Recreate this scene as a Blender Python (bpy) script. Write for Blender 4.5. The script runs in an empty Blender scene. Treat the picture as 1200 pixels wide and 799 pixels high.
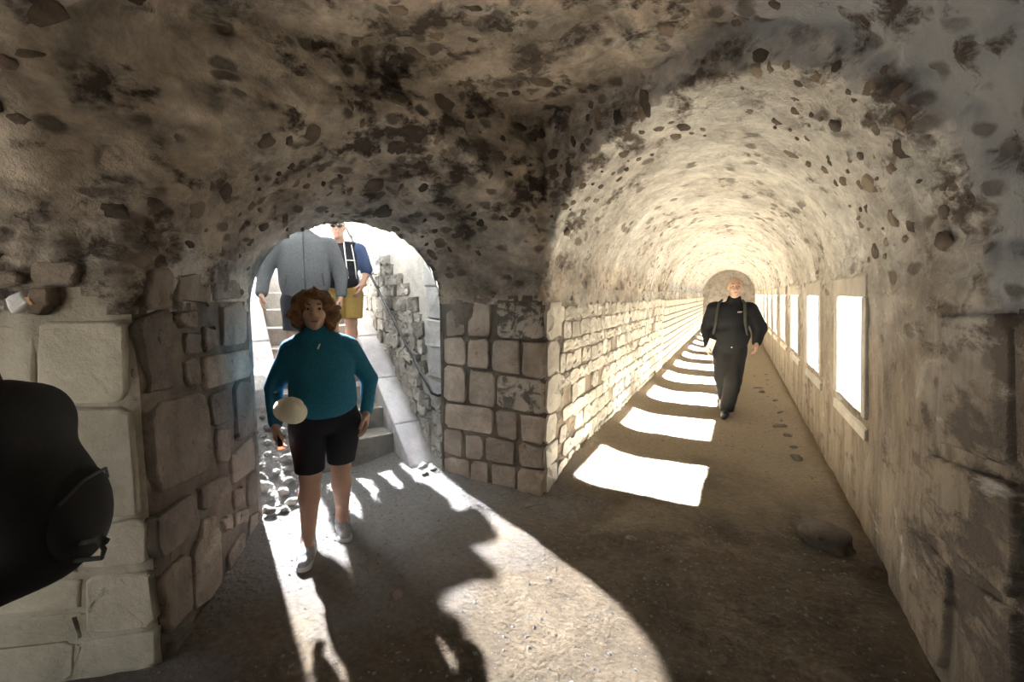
import bpy, bmesh, math, random
import numpy as np
from mathutils import Vector, Matrix, noise
random.seed(7)
rng = np.random.default_rng(7)
scene = bpy.context.scene
C = scene.collection

# ------------------------------------------------------------------ camera, sky, sun lamps, exposure
W, HH, FPX = 1200.0, 799.0, 533.0
EYE = 1.55
PITCH = math.atan((399.5 - 345.0) / FPX)
YAW = math.radians(26.06)
cd = bpy.data.cameras.new('camera'); cam = bpy.data.objects.new('camera', cd); C.objects.link(cam)
cam.location = (0, 0, EYE); cam.rotation_euler = (math.pi / 2 - PITCH, 0, YAW)
cd.sensor_width = 36.0; cd.lens = FPX / W * 36.0; cd.clip_start = 0.02; cd.clip_end = 200
scene.camera = cam

world = bpy.data.worlds.new('sky'); scene.world = world; world.use_nodes = True
bg = world.node_tree.nodes['Background']
bg.inputs['Color'].default_value = (0.87, 0.93, 1.0, 1); bg.inputs['Strength'].default_value = 0.8

def sun(name, to_sun, strength, angle, color):
    l = bpy.data.lights.new(name, 'SUN'); l.energy = strength; l.angle = math.radians(angle); l.color = color
    o = bpy.data.objects.new(name, l); C.objects.link(o)
    o.rotation_euler = Vector(to_sun).to_track_quat('Z', 'Y').to_euler()
    o.location = Vector(to_sun) * 12
    return o
EL1 = math.radians(38); EL2 = math.radians(39.2)
sun('stair_sun', (-.872 * math.cos(EL1), .489 * math.cos(EL1), math.sin(EL1)), 18.0, 1.2, (0.93, 0.95, 1.0))
sun('window_sun', (math.cos(EL2), 0.0, math.sin(EL2)), 225.0, 2.6, (0.90, 0.95, 1.0))  # second sun lamp, added to cast the window patches; only the stair sun is real

scene.view_settings.view_transform = 'Standard'; scene.view_settings.look = 'None'
scene.view_settings.gamma = 1.0; scene.view_settings.use_curve_mapping = False
scene.view_settings.exposure = 1.1
scene.cycles.use_denoising = True
scene.cycles.max_bounces = 10; scene.cycles.diffuse_bounces = 8
scene.cycles.sample_clamp_indirect = 12.0

def portal(loc, normal, sx, sy):
    l = bpy.data.lights.new('sky_portal', 'AREA'); l.shape = 'RECTANGLE'; l.size = sx; l.size_y = sy
    l.cycles.is_portal = True
    o = bpy.data.objects.new('sky_portal', l); C.objects.link(o)
    o.location = loc; o.rotation_euler = Vector(normal).to_track_quat('-Z', 'Y').to_euler()

# ------------------------------------------------------------------ pixel helpers (a pixel gives a direction, the plane it lies on the distance)
_F = np.array([-math.sin(YAW), math.cos(YAW), 0]); _R = np.array([math.cos(YAW), math.sin(YAW), 0]); _U = np.array([0, 0, 1.0])
_fwd = _F * math.cos(PITCH) - _U * math.sin(PITCH); _up = _F * math.sin(PITCH) + _U * math.cos(PITCH)
CAMP = np.array([0, 0, EYE])
def ray(px, py):
    return (px - 600) * _R - (py - 399.5) * _up + FPX * _fwd
def on_plane(px, py, p0, n):
    d = ray(px, py); p0 = np.array(p0, float); n = np.array(n, float)
    return CAMP + d * (((p0 - CAMP) @ n) / (d @ n))
def ground(px, py, z=0.0):
    return on_plane(px, py, (0, 0, z), (0, 0, 1))

# ------------------------------------------------------------------ plan of the place (metres)
L1 = np.array([-2.09, .94]); L2 = np.array([-2.88, 1.92]); R1 = np.array([-1.25, 3.11]); R2 = np.array([-2.20, 3.17])
XR, XL, XC = .77, -1.25, -.264          # tunnel walls and axis
ZS = 1.6                               # springing of the tunnel vault
YEND = 21.6
O2 = (L2 + R2) / 2
_b = (R2 - L2) / np.linalg.norm(R2 - L2); BX = _b                      # across the stairs
AX = np.array([-_b[1], _b[0]])                                        # up the stairs
def st(s, u, z):
    p = O2 + s * AX + u * BX
    return (p[0], p[1], z)
WIN_Y0, WIN_W, WIN_STEP, WIN_N = 3.52, .80, 1.655, 11
LEAN = .055
RV = (.722 + 1.25) / 2
def xr(z): return .81 - LEAN * z       # the window wall leans inwards
WZ0, WZ1, WT = .785, 1.535, .08

# ------------------------------------------------------------------ materials
MATS = {}
def nodes_mat(name):
    m = bpy.data.materials.new(name); m.use_nodes = True
    nt = m.node_tree; nt.nodes.clear()
    out = nt.nodes.new('ShaderNodeOutputMaterial'); b = nt.nodes.new('ShaderNodeBsdfPrincipled')
    nt.links.new(b.outputs[0], out.inputs[0])
    MATS[name] = m
    return m, nt, b
def N(nt, t, **kw):
    n = nt.nodes.new(t)
    for k, v in kw.items():
        if k.startswith('i_'):
            key = k[2:]
            n.inputs[int(key) if key.isdigit() else key].default_value = v
        else: setattr(n, k, v)
    return n
def tex_noise(nt, vec, scale, detail=6, rough=.6, dist=0.0):
    n = N(nt, 'ShaderNodeTexNoise'); n.inputs['Scale'].default_value = scale; n.inputs['Detail'].default_value = detail
    n.inputs['Roughness'].default_value = rough; n.inputs['Distortion'].default_value = dist
    nt.links.new(vec, n.inputs['Vector']); return n.outputs[0]
def ramp(nt, fac, stops):
    r = N(nt, 'ShaderNodeValToRGB'); el = r.color_ramp.elements
    while len(el) > 1: el.remove(el[-1])
    el[0].position = stops[0][0]; el[0].color = stops[0][1] if len(stops[0][1]) == 4 else (*stops[0][1], 1)
    for p, c in stops[1:]:
        e = el.new(p); e.color = (*c, 1) if len(c) == 3 else c
    nt.links.new(fac, r.inputs[0]); return r.outputs[0]
def mix(nt, fac, a, b, mode='MIX'):
    m = N(nt, 'ShaderNodeMix', data_type='RGBA', blend_type=mode)
    for sock, v in ((m.inputs[0], fac), (m.inputs[6], a), (m.inputs[7], b)):
        if isinstance(v, (int, float)): sock.default_value = v
        elif isinstance(v, tuple): sock.default_value = (*v, 1) if len(v) == 3 else v
        else: nt.links.new(v, sock)
    return m.outputs[2]
def math_n(nt, op, a, b=0.0):
    m = N(nt, 'ShaderNodeMath', operation=op)
    for i, v in enumerate((a, b)):
        if isinstance(v, (int, float)): m.inputs[i].default_value = v
        else: nt.links.new(v, m.inputs[i])
    return m.outputs[0]
def stretch(nt, vec, sx, sy, sz, loc=(0, 0, 0)):
    m = N(nt, 'ShaderNodeMapping'); m.inputs['Scale'].default_value = (sx, sy, sz); m.inputs['Location'].default_value = loc
    nt.links.new(vec, m.inputs['Vector']); return m.outputs[0]
def bump(nt, b, h, strength, dist):
    n = N(nt, 'ShaderNodeBump'); n.inputs['Strength'].default_value = strength; n.inputs['Distance'].default_value = dist
    nt.links.new(h, n.inputs['Height'])
    nt.links.new(n.outputs[0], b.inputs['Normal'])
def wpos(nt):
    return N(nt, 'ShaderNodeNewGeometry').outputs['Position']
BW = lambda v: (v, v, v)

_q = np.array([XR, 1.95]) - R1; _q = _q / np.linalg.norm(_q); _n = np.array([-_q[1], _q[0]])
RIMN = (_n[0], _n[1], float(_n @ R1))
def vault_layers(nt, light, mid, dark, spot_lo, spot_hi, stretch_v, grey=False, low=None, rim=False, vor=.5, wash=.9):
    v = wpos(nt)
    n1 = tex_noise(nt, v, 1.1, 6, .62, .4)
    base = ramp(nt, n1, [(.30, mid), (.62, light)])
    n4 = tex_noise(nt, v, 14, 5, .7)
    base = mix(nt, .6, base, ramp(nt, n4, [(.3, BW(.55)), (.7, BW(1.25))]), 'MULTIPLY')
    base = mix(nt, wash, base, ramp(nt, tex_noise(nt, stretch(nt, v, 1, 1, 1.5, (9, 2, 4)), 3.0, 6, .7, .3), [(.36, BW(.38)), (.58, BW(1.1))]), 'MULTIPLY')
    if grey:                                   # a later grey render coat on the near right of the vault
        sx = N(nt, 'ShaderNodeSeparateXYZ'); nt.links.new(v, sx.inputs[0])
        e = math_n(nt, 'ADD', math_n(nt, 'MULTIPLY', sx.outputs[0], .66), math_n(nt, 'MULTIPLY', sx.outputs[1], .1))
        e = math_n(nt, 'ADD', e, math_n(nt, 'MULTIPLY', math_n(nt, 'SUBTRACT', n1, .5), .9))
        g = ramp(nt, e, [(.02, BW(0)), (.22, BW(1))])
        base = mix(nt, g, base, mix(nt, n4, (.30, .31, .32), (.50, .51, .52)))
    if low:                                    # brown damp-stained lower wall
        sz = N(nt, 'ShaderNodeSeparateXYZ'); nt.links.new(v, sz.inputs[0])
        e = math_n(nt, 'ADD', math_n(nt, 'MULTIPLY', sz.outputs[2], .5), math_n(nt, 'MULTIPLY', math_n(nt, 'SUBTRACT', n1, .5), .9))
        lw = ramp(nt, e, [(.50, BW(1)), (1.0, BW(0))])
        ln_ = mix(nt, n4, low, tuple(c * 1.55 for c in low))
        ln_ = mix(nt, .9, ln_, ramp(nt, tex_noise(nt, stretch(nt, v, 1, 1.3, .35, (2, 7, 1)), 4.5, 7, .72, .2), [(.34, BW(.40)), (.60, BW(1.1))]), 'MULTIPLY')
        base = mix(nt, lw, base, ln_)
    big = tex_noise(nt, v, .9, 3, .5)
    sv = stretch(nt, v, *stretch_v)
    n2 = tex_noise(nt, sv, 4.2, 7, .66, .15)
    lo = math_n(nt, 'ADD', n2, math_n(nt, 'MULTIPLY', math_n(nt, 'SUBTRACT', big, .5), .35))
    wn = N(nt, 'ShaderNodeTexNoise'); wn.inputs['Scale'].default_value = 6; wn.inputs['Detail'].default_value = 4; nt.links.new(v, wn.inputs['Vector'])
    wv = N(nt, 'ShaderNodeVectorMath', operation='MULTIPLY_ADD'); nt.links.new(wn.outputs['Color'], wv.inputs[0]); wv.inputs[1].default_value = (.14, .14, .14); nt.links.new(sv, wv.inputs[2])
    vo = N(nt, 'ShaderNodeTexVoronoi'); vo.inputs['Scale'].default_value = 7.5; nt.links.new(wv.outputs[0], vo.inputs['Vector'])
    sc_ = N(nt, 'ShaderNodeSeparateColor'); nt.links.new(vo.outputs['Color'], sc_.inputs[0])
    pick = math_n(nt, 'ADD', sc_.outputs[0], math_n(nt, 'MULTIPLY', math_n(nt, 'SUBTRACT', big, .5), 1.8))
    stones = math_n(nt, 'MULTIPLY', ramp(nt, vo.outputs['Distance'], [(.26, BW(1)), (.42, BW(0))]), ramp(nt, pick, [(vor - .03, BW(0)), (vor + .03, BW(1))]))
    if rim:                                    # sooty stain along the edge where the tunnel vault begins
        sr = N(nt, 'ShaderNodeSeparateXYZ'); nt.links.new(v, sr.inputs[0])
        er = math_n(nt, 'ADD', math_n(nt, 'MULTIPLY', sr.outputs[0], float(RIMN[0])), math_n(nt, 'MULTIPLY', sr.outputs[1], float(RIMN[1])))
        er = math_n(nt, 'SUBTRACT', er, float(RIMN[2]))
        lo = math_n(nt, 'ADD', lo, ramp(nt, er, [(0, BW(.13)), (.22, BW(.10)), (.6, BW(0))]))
    spots = math_n(nt, 'MAXIMUM', ramp(nt, lo, [(spot_lo, BW(0)), (spot_hi, BW(1))]), math_n(nt, 'MULTIPLY', stones, .74))
    base = mix(nt, spots, base, mix(nt, n4, dark, tuple(c * 2.6 for c in dark)))
    n3 = tex_noise(nt, stretch(nt, v, .8, .8, 1.6, (3, 1, 5)), 2.3, 6, .7, 1.0)
    wh = ramp(nt, n3, [(.60, BW(0)), (.72, BW(.75))])
    base = mix(nt, wh, base, (.74, .72, .67))
    h = math_n(nt, 'ADD', math_n(nt, 'MULTIPLY', tex_noise(nt, v, 9, 8, .7), .8), math_n(nt, 'MULTIPLY', spots, -.25))
    return base, h
def vault_mat(name, pa, pb=None):
    m, nt, b = nodes_mat(name)
    base, h = vault_layers(nt, *pa[0], **pa[1])
    if pb:                                     # two coats of plaster meeting along the rim of the tunnel vault
        base2, h2 = vault_layers(nt, *pb[0], **pb[1])
        v = wpos(nt); sx = N(nt, 'ShaderNodeSeparateXYZ'); nt.links.new(v, sx.inputs[0])
        er = math_n(nt, 'ADD', math_n(nt, 'MULTIPLY', sx.outputs[0], float(RIMN[0])), math_n(nt, 'MULTIPLY', sx.outputs[1], float(RIMN[1])))
        er = math_n(nt, 'ADD', math_n(nt, 'SUBTRACT', er, float(RIMN[2])), math_n(nt, 'MULTIPLY', math_n(nt, 'SUBTRACT', tex_noise(nt, v, 9, 4, .6), .5), .10))
        k = math_n(nt, 'MULTIPLY', ramp(nt, math_n(nt, 'ADD', er, .5), [(.49, BW(0)), (.53, BW(1))]), ramp(nt, math_n(nt, 'SUBTRACT', sx.outputs[0], XL - .5), [(.49, BW(0)), (.54, BW(1))]))
        base = mix(nt, k, base, base2)
    nt.links.new(base, b.inputs['Base Color']); b.inputs['Roughness'].default_value = .92
    bump(nt, b, h, 1.0, .07)
    return m
P_CH = (((.76, .67, .56), (.36, .29, .22), (.045, .033, .025), .54, .63, (1, 1, 1.7), True), dict(vor=.50))
P_TU = (((.82, .80, .75), (.60, .56, .50), (.075, .058, .045), .60, .69, (1, .6, 1.4), False, (.27, .22, .165), True), dict(vor=.74, wash=.55))
M_VAULT = vault_mat('vault_plaster', P_CH, P_TU)
M_TVAULT = vault_mat('tunnel_plaster', P_TU)

def stone_mat(name, c0, c1, stain=.62, rnd=.35, bumpd=.02):
    m, nt, b = nodes_mat(name)
    v = wpos(nt)
    n1 = tex_noise(nt, v, 5, 7, .65, .3)
    base = ramp(nt, n1, [(.32, c0), (.66, c1)])
    oi = N(nt, 'ShaderNodeObjectInfo').outputs['Random']
    base = mix(nt, 1.0, base, ramp(nt, oi, [(0, BW(1 - rnd)), (1, BW(1 + rnd))]), 'MULTIPLY')
    n2 = tex_noise(nt, v, 7, 6, .7, .8)
    base = mix(nt, ramp(nt, n2, [(stain, BW(0)), (stain + .07, BW(.85))]), base, tuple(c * .18 for c in c0))
    nt.links.new(base, b.inputs['Base Color']); b.inputs['Roughness'].default_value = .9
    bump(nt, b, tex_noise(nt, v, 22, 8, .72), .8, bumpd)
    return m
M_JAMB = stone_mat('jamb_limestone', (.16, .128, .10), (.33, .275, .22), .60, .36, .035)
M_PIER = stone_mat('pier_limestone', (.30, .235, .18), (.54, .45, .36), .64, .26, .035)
M_BLACK = stone_mat('black_stained_limestone', (.36, .31, .25), (.50, .43, .35), .465, .1)
M_LWALL = stone_mat('left_wall_ashlar', (.38, .35, .275), (.60, .56, .46), .64, .14)
M_RUBBLE = stone_mat('rubble_stone', (.17, .155, .135), (.36, .34, .31), .66, .4)
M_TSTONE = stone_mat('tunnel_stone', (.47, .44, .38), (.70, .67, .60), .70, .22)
M_DSTONE = stone_mat('dark_vault_stone', (.075, .056, .042), (.22, .17, .125), .66, .65)
M_MORTAR = stone_mat('dark_mortar', (.10, .08, .06), (.21, .17, .13), .62, .0)
M_STEP = stone_mat('step_stone', (.20, .185, .165), (.33, .31, .285), .72, .08)
M_COPE = stone_mat('coping_stone', (.30, .295, .29), (.44, .435, .43), .70, .08)
M_FRAME = stone_mat('window_surround_stone', (.42, .38, .32), (.60, .56, .49), .74, .1)
M_DARK = stone_mat('dark_boulder_rock', (.05, .040, .028), (.12, .095, .066), .7, .1)
M_END = stone_mat('end_wall_stone', (.20, .18, .16), (.40, .36, .32), .58, .1)
M_PALE = stone_mat('pale_stairwell_render', (.32, .31, .28), (.52, .50, .46), .66, .05)

def floor_mat():
    m, nt, b = nodes_mat('trodden_earth')
    v = wpos(nt)
    n1 = tex_noise(nt, v, 1.3, 7, .65, .5)
    base = ramp(nt, n1, [(.30, (.060, .043, .025)), (.52, (.135, .100, .062)), (.72, (.25, .195, .130))])
    n2 = tex_noise(nt, v, 26, 6, .75)
    base = mix(nt, .75, base, ramp(nt, n2, [(.28, BW(.45)), (.70, BW(1.35))]), 'MULTIPLY')
    sy = N(nt, 'ShaderNodeSeparateXYZ'); nt.links.new(v, sy.inputs[0])
    tunnel_light = ramp(nt, math_n(nt, 'ADD', math_n(nt, 'MULTIPLY', sy.outputs[1], .1), math_n(nt, 'MULTIPLY', math_n(nt, 'SUBTRACT', n1, .5), .25)), [(.30, BW(0)), (.46, BW(1))])
    base = mix(nt, tunnel_light, base, mix(nt, n2, (.15, .118, .075), (.40, .325, .225)))          # tan earth, painted lighter down the tunnel to stand in for its light
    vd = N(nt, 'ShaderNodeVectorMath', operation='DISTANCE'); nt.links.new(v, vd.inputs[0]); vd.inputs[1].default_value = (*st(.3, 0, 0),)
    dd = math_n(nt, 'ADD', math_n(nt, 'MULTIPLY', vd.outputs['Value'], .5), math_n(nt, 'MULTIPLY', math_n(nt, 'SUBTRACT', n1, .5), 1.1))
    near_stairs = ramp(nt, dd, [(.35, BW(.9)), (1.0, BW(0))])            # paler grey around the foot of the stairs
    base = mix(nt, near_stairs, base, mix(nt, n2, (.20, .195, .19), (.48, .47, .47)))
    vo = N(nt, 'ShaderNodeTexVoronoi'); vo.inputs['Scale'].default_value = 38; nt.links.new(v, vo.inputs['Vector'])
    nt.links.new(base, b.inputs['Base Color']); b.inputs['Roughness'].default_value = .95
    h = math_n(nt, 'ADD', n2, math_n(nt, 'MULTIPLY', vo.outputs[0], -.35))
    bump(nt, b, h, 1.0, .035)
    return m
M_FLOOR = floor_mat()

def cloth(name, col, var=.25, rough=.9, scale=60, bd=.004, sheen=0):
    m, nt, b = nodes_mat(name)
    tc = N(nt, 'ShaderNodeTexCoord').outputs['Object']
    n = tex_noise(nt, tc, scale, 4, .7)
    nt.links.new(ramp(nt, n, [(.3, tuple(c * (1 - var) for c in col)), (.7, tuple(min(1, c * (1 + var)) for c in col))]), b.inputs['Base Color'])
    b.inputs['Roughness'].default_value = rough
    if sheen: b.inputs['Sheen Weight'].default_value = sheen
    bump(nt, b, tex_noise(nt, tc, scale * .35, 4, .6), .5, bd)
    return m
def skin(name, col):
    m, nt, b = nodes_mat(name)
    tc = N(nt, 'ShaderNodeTexCoord').outputs['Object']
    n = tex_noise(nt, tc, 18, 3, .5)
    nt.links.new(ramp(nt, n, [(.3, tuple(c * .88 for c in col)), (.7, col)]), b.inputs['Base Color'])
    b.inputs['Roughness'].default_value = .55; b.inputs['Subsurface Weight'].default_value = .08
    b.inputs['Subsurface Radius'].default_value = (.01, .004, .002)
    return m
def plain(name, col, rough=.6, metal=0.0, emit=None):
    m, nt, b = nodes_mat(name)
    tc = N(nt, 'ShaderNodeTexCoord').outputs['Object']
    n = tex_noise(nt, tc, 30, 3, .6)
    nt.links.new(ramp(nt, n, [(.3, tuple(c * .9 for c in col)), (.7, col)]), b.inputs['Base Color'])
    b.inputs['Roughness'].default_value = rough; b.inputs['Metallic'].default_value = metal
    if emit:
        b.inputs['Emission Color'].default_value = (*emit[:3], 1); b.inputs['Emission Strength'].default_value = emit[3]
    return m
M_SKIN = skin('skin_fair', (.62, .40, .30)); M_SKIN2 = skin('skin_tanned', (.50, .31, .23))
M_TEAL = cloth('teal_fleece', (.015, .17, .29), .2); M_NAVYSH = cloth('dark_navy_shorts', (.012, .014, .024), .2)
M_GREYF = cloth('grey_fleece', (.095, .105, .115), .25, .95, 80); M_NAVY = cloth('navy_cloth', (.009, .010, .018), .2)
M_BLUE = cloth('blue_shirt', (.045, .075, .16), .2); M_YELL = cloth('mustard_shorts', (.36, .25, .075), .15)
M_BLACKJ = cloth('black_jacket', (.007, .0075, .010), .3); M_BLACKT = cloth('black_trousers', (.010, .009, .009), .3)
M_PACK = cloth('black_pack_fabric', (.006, .006, .007), .3); M_STRAP = cloth('dark_strap', (.05, .055, .05), .2)
M_HAIR = cloth('auburn_curls', (.20, .10, .04), .5, .7, 90, .01); M_HAIRD = cloth('dark_short_hair', (.03, .022, .016), .4)
M_SHOEW = cloth('white_trainer', (.70, .70, .70), .08); M_SHOEG = cloth('grey_mesh_upper', (.35, .36, .38), .3)
M_SHOEB = plain('black_shoe_leather', (.02, .02, .02), .35)
M_WHITE = plain('white_print', (.85, .85, .83), .6); M_PAPER = plain('folded_paper', (.80, .79, .74), .8)
M_HAT = cloth('cream_cotton', (.82, .79, .68), .08); M_IRON = plain('black_iron', (.012, .012, .013), .75, .0)
M_EYEW = plain('eye_white', (.42, .38, .36), .4); M_EYED = plain('eye_dark', (.03, .02, .015), .2)
M_LIP = plain('lip', (.45, .20, .17), .5); M_LENS = plain('dark_lens', (.01, .01, .012), .15)
M_RED = plain('red_lamp_lens', (.8, .05, .03), .4, 0, (1, .08, .03, 4.0))
M_TAN = plain('tan_chip', (.60, .36, .18), .7); M_CHALK = plain('chalk_white', (.80, .80, .82), .9)

# ------------------------------------------------------------------ object helpers
def mesh_obj(name, verts, faces, mat, parent=None, smooth=True, kind=None, label=None, cat=None, group=None):
    me = bpy.data.meshes.new(name)
    me.from_pydata([tuple(map(float, v)) for v in verts], [], [tuple(map(int, f)) for f in faces]); me.update()
    if mat: me.materials.append(mat)
    if smooth and len(me.polygons): me.polygons.foreach_set('use_smooth', [True] * len(me.polygons))
    return link(name, me, parent, kind, label, cat, group)
def link(name, me, parent=None, kind=None, label=None, cat=None, group=None):
    o = bpy.data.objects.new(name, me); C.objects.link(o)
    if parent: o.parent = parent
    tag(o, label, cat, group, kind)
    return o
def tag(o, label=None, cat=None, group=None, kind=None):
    if label: o['label'] = label
    if cat: o['category'] = cat
    if group: o['group'] = group
    if kind: o['kind'] = kind
    return o
def empty(name, loc=(0, 0, 0), rotz=0.0, label=None, cat=None, group=None):
    o = bpy.data.objects.new(name, None); C.objects.link(o); o.empty_display_size = .1
    o.location = loc; o.rotation_euler = (0, 0, rotz)
    return tag(o, label, cat, group)
def bm_obj(name, bm, mat, parent=None, smooth=False, **kw):
    me = bpy.data.meshes.new(name); bm.to_mesh(me); bm.free()
    if mat: me.materials.append(mat)
    if smooth: me.polygons.foreach_set('use_smooth', [True] * len(me.polygons))
    return link(name, me, parent, **kw)
def tube_mesh(pts, r, n=8):
    pts = [Vector(p) for p in pts]; V = []; Fc = []
    rs = r if isinstance(r, (list, tuple)) else [r] * len(pts)
    for i, p in enumerate(pts):
        d = (pts[min(i + 1, len(pts) - 1)] - pts[max(i - 1, 0)]).normalized()
        x = d.orthogonal().normalized() if i == 0 else (x - d * x.dot(d)).normalized()
        y = d.cross(x)
        for k in range(n):
            a = 2 * math.pi * k / n
            V.append(p + (x * math.cos(a) + y * math.sin(a)) * rs[i])
    for i in range(len(pts) - 1):
        for k in range(n):
            Fc.append((i * n + k, i * n + (k + 1) % n, (i + 1) * n + (k + 1) % n, (i + 1) * n + k))
    Fc.append(tuple(range(n))[::-1]); Fc.append(tuple((len(pts) - 1) * n + k for k in range(n)))
    return V, Fc
def fn(p, s, o=0.0):
    return noise.noise(Vector((p[0] * s + o, p[1] * s + o * .7, p[2] * s - o)))
def wall_disp(p, rough):
    return rough * (.9 * fn(p, 2.2) + .55 * fn(p, 6.3, 4) + .35 * fn(p, 15, 9))

# ------------------------------------------------------------------ signed-distance meshing
def surface_nets(f, org, h):
    s = f < 0
    nx, ny, nz = f.shape
    cnt = np.zeros((nx - 1, ny - 1, nz - 1), np.int8)
    for i in (0, 1):
        for j in (0, 1):
            for k in (0, 1):
                cnt += s[i:nx - 1 + i, j:ny - 1 + j, k:nz - 1 + k]
    act = (cnt > 0) & (cnt < 8)
    idx = np.argwhere(act)
    vid = -np.ones(act.shape, np.int64); vid[act] = np.arange(len(idx))
    acc = np.zeros((len(idx), 3)); num = np.zeros(len(idx))
    cs = [(i, j, k) for i in (0, 1) for j in (0, 1) for k in (0, 1)]
    val = {c: f[idx[:, 0] + c[0], idx[:, 1] + c[1], idx[:, 2] + c[2]] for c in cs}
    for a in cs:
        for ax in range(3):
            if a[ax]: continue
            b2 = list(a); b2[ax] = 1; b2 = tuple(b2)
            va, vb = val[a], val[b2]; m = (va < 0) != (vb < 0)
            t = np.where(m, va / np.where(m, va - vb, 1), 0)
            p = np.tile(np.array(a, float), (len(idx), 1)); p[:, ax] = t
            acc[m] += p[m]; num[m] += 1
    V = (idx + acc / num[:, None]) * h + np.array(org)
    Fs = []
    for ax in range(3):
        o1, o2 = [(1, 2), (2, 0), (0, 1)][ax]
        sl0 = [slice(None)] * 3; sl1 = [slice(None)] * 3
        sl0[ax] = slice(0, -1); sl1[ax] = slice(1, None)
        ch = s[tuple(sl0)] != s[tuple(sl1)]
        e = np.argwhere(ch)
        ok = (e[:, o1] > 0) & (e[:, o2] > 0) & (e[:, o1] < f.shape[o1] - 1) & (e[:, o2] < f.shape[o2] - 1)
        e = e[ok]
        if not len(e): continue
        def cell(d1, d2):
            c = e.copy(); c[:, o1] += d1; c[:, o2] += d2
            return vid[c[:, 0], c[:, 1], c[:, 2]]
        q = np.stack([cell(-1, -1), cell(0, -1), cell(0, 0), cell(-1, 0)], 1)
        ins = s[e[:, 0], e[:, 1], e[:, 2]]
        q[~ins] = q[~ins][:, ::-1]
        Fs.append(q)
    return V, np.concatenate(Fs)
def smin(a, b, k):
    h = np.maximum(k - np.abs(a - b), 0) / k
    return np.minimum(a, b) - h * h * k * .25

# ------------------------------------------------------------------ the vaulted junction (chamber, mouth of the stair passage, start of the tunnel)
def unit2(v): v = np.array(v, float); return v / np.linalg.norm(v)
g_dir = unit2([.778, .627]); nL = unit2([.627, -.778])
jd = unit2(L2 - L1); nJ = np.array([jd[1], -jd[0]])                 # inward normal of the left jamb
pd = unit2(R2 - R1); nP = np.array([-pd[1], pd[0]])                 # inward normal of the pier face
if nP @ (np.array([-2, 2.0]) - R1) < 0: nP = -nP
md = unit2(R1 - L1); nM = np.array([-md[1], md[0]])                 # towards the passage
Q = np.array([XR, 1.95]); rd = unit2(Q - R1); nR = np.array([-rd[1], rd[0]])
if nR[1] < 0: nR = -nR
def smooth(x, a, b):
    t = np.clip((x - a) / (b - a), 0, 1); return t * t * (3 - 2 * t)
import functools
def maxall(l): return functools.reduce(np.maximum, l)
def sd_mouth(X, Y, Z):
    dl = (X - L1[0]) * nJ[0] + (Y - L1[1]) * nJ[1]
    dr = (X - R1[0]) * nP[0] + (Y - R1[1]) * nP[1]
    w = np.maximum((dl + dr) / 2, .05); uw = (dr - dl) / 2
    zz = np.maximum(Z - 1.44, 0) / .99
    return np.sqrt(uw ** 2 + zz ** 2) - w
def sd_shell(X, Y, Z):
    dx = X - XC
    tun = np.where(Z > ZS, np.sqrt(dx ** 2 + (Z - ZS) ** 2) - RV, np.maximum(XL - X, X - xr(Z)))
    tun = np.maximum(tun, 1.2 - Y)
    em = (X - L1[0]) * nM[0] + (Y - L1[1]) * nM[1]
    mouth = np.maximum(sd_mouth(X, Y, Z), -.35 - em)
    d = (X - L1[0]) * nL[0] + (Y - L1[1]) * nL[1]
    g = (X - L1[0]) * g_dir[0] + (Y - L1[1]) * g_dir[1]
    er = (X - R1[0]) * nR[0] + (Y - R1[1]) * nR[1]
    deff = d + 2.9 * smooth(g, -.25, 1.1)
    hl = 1.5 + 1.27 * np.sqrt(np.clip(1 - (np.clip(1.375 - deff, 0, None) / 1.375) ** 2, 0, 1))
    hr = 1.55 + 1.22 * np.sqrt(np.clip(1 - (np.clip(X - XC, 0, None) / RV) ** 2, 0, 1))
    hb = 1.5 + 1.27 * np.sqrt(np.clip(1 - (np.clip(d - 1.375, 0, None) / 1.375) ** 2, 0, 1))
    hh = np.minimum(np.minimum(hl, hr), hb)
    ceil = np.maximum((Z - hh) * .75, -1.0)
    ch = maxall([np.minimum(-d, em), X - xr(Z), er, d - 2.75, ceil])
    return smin(smin(tun, mouth, .05), ch, .06)
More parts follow.
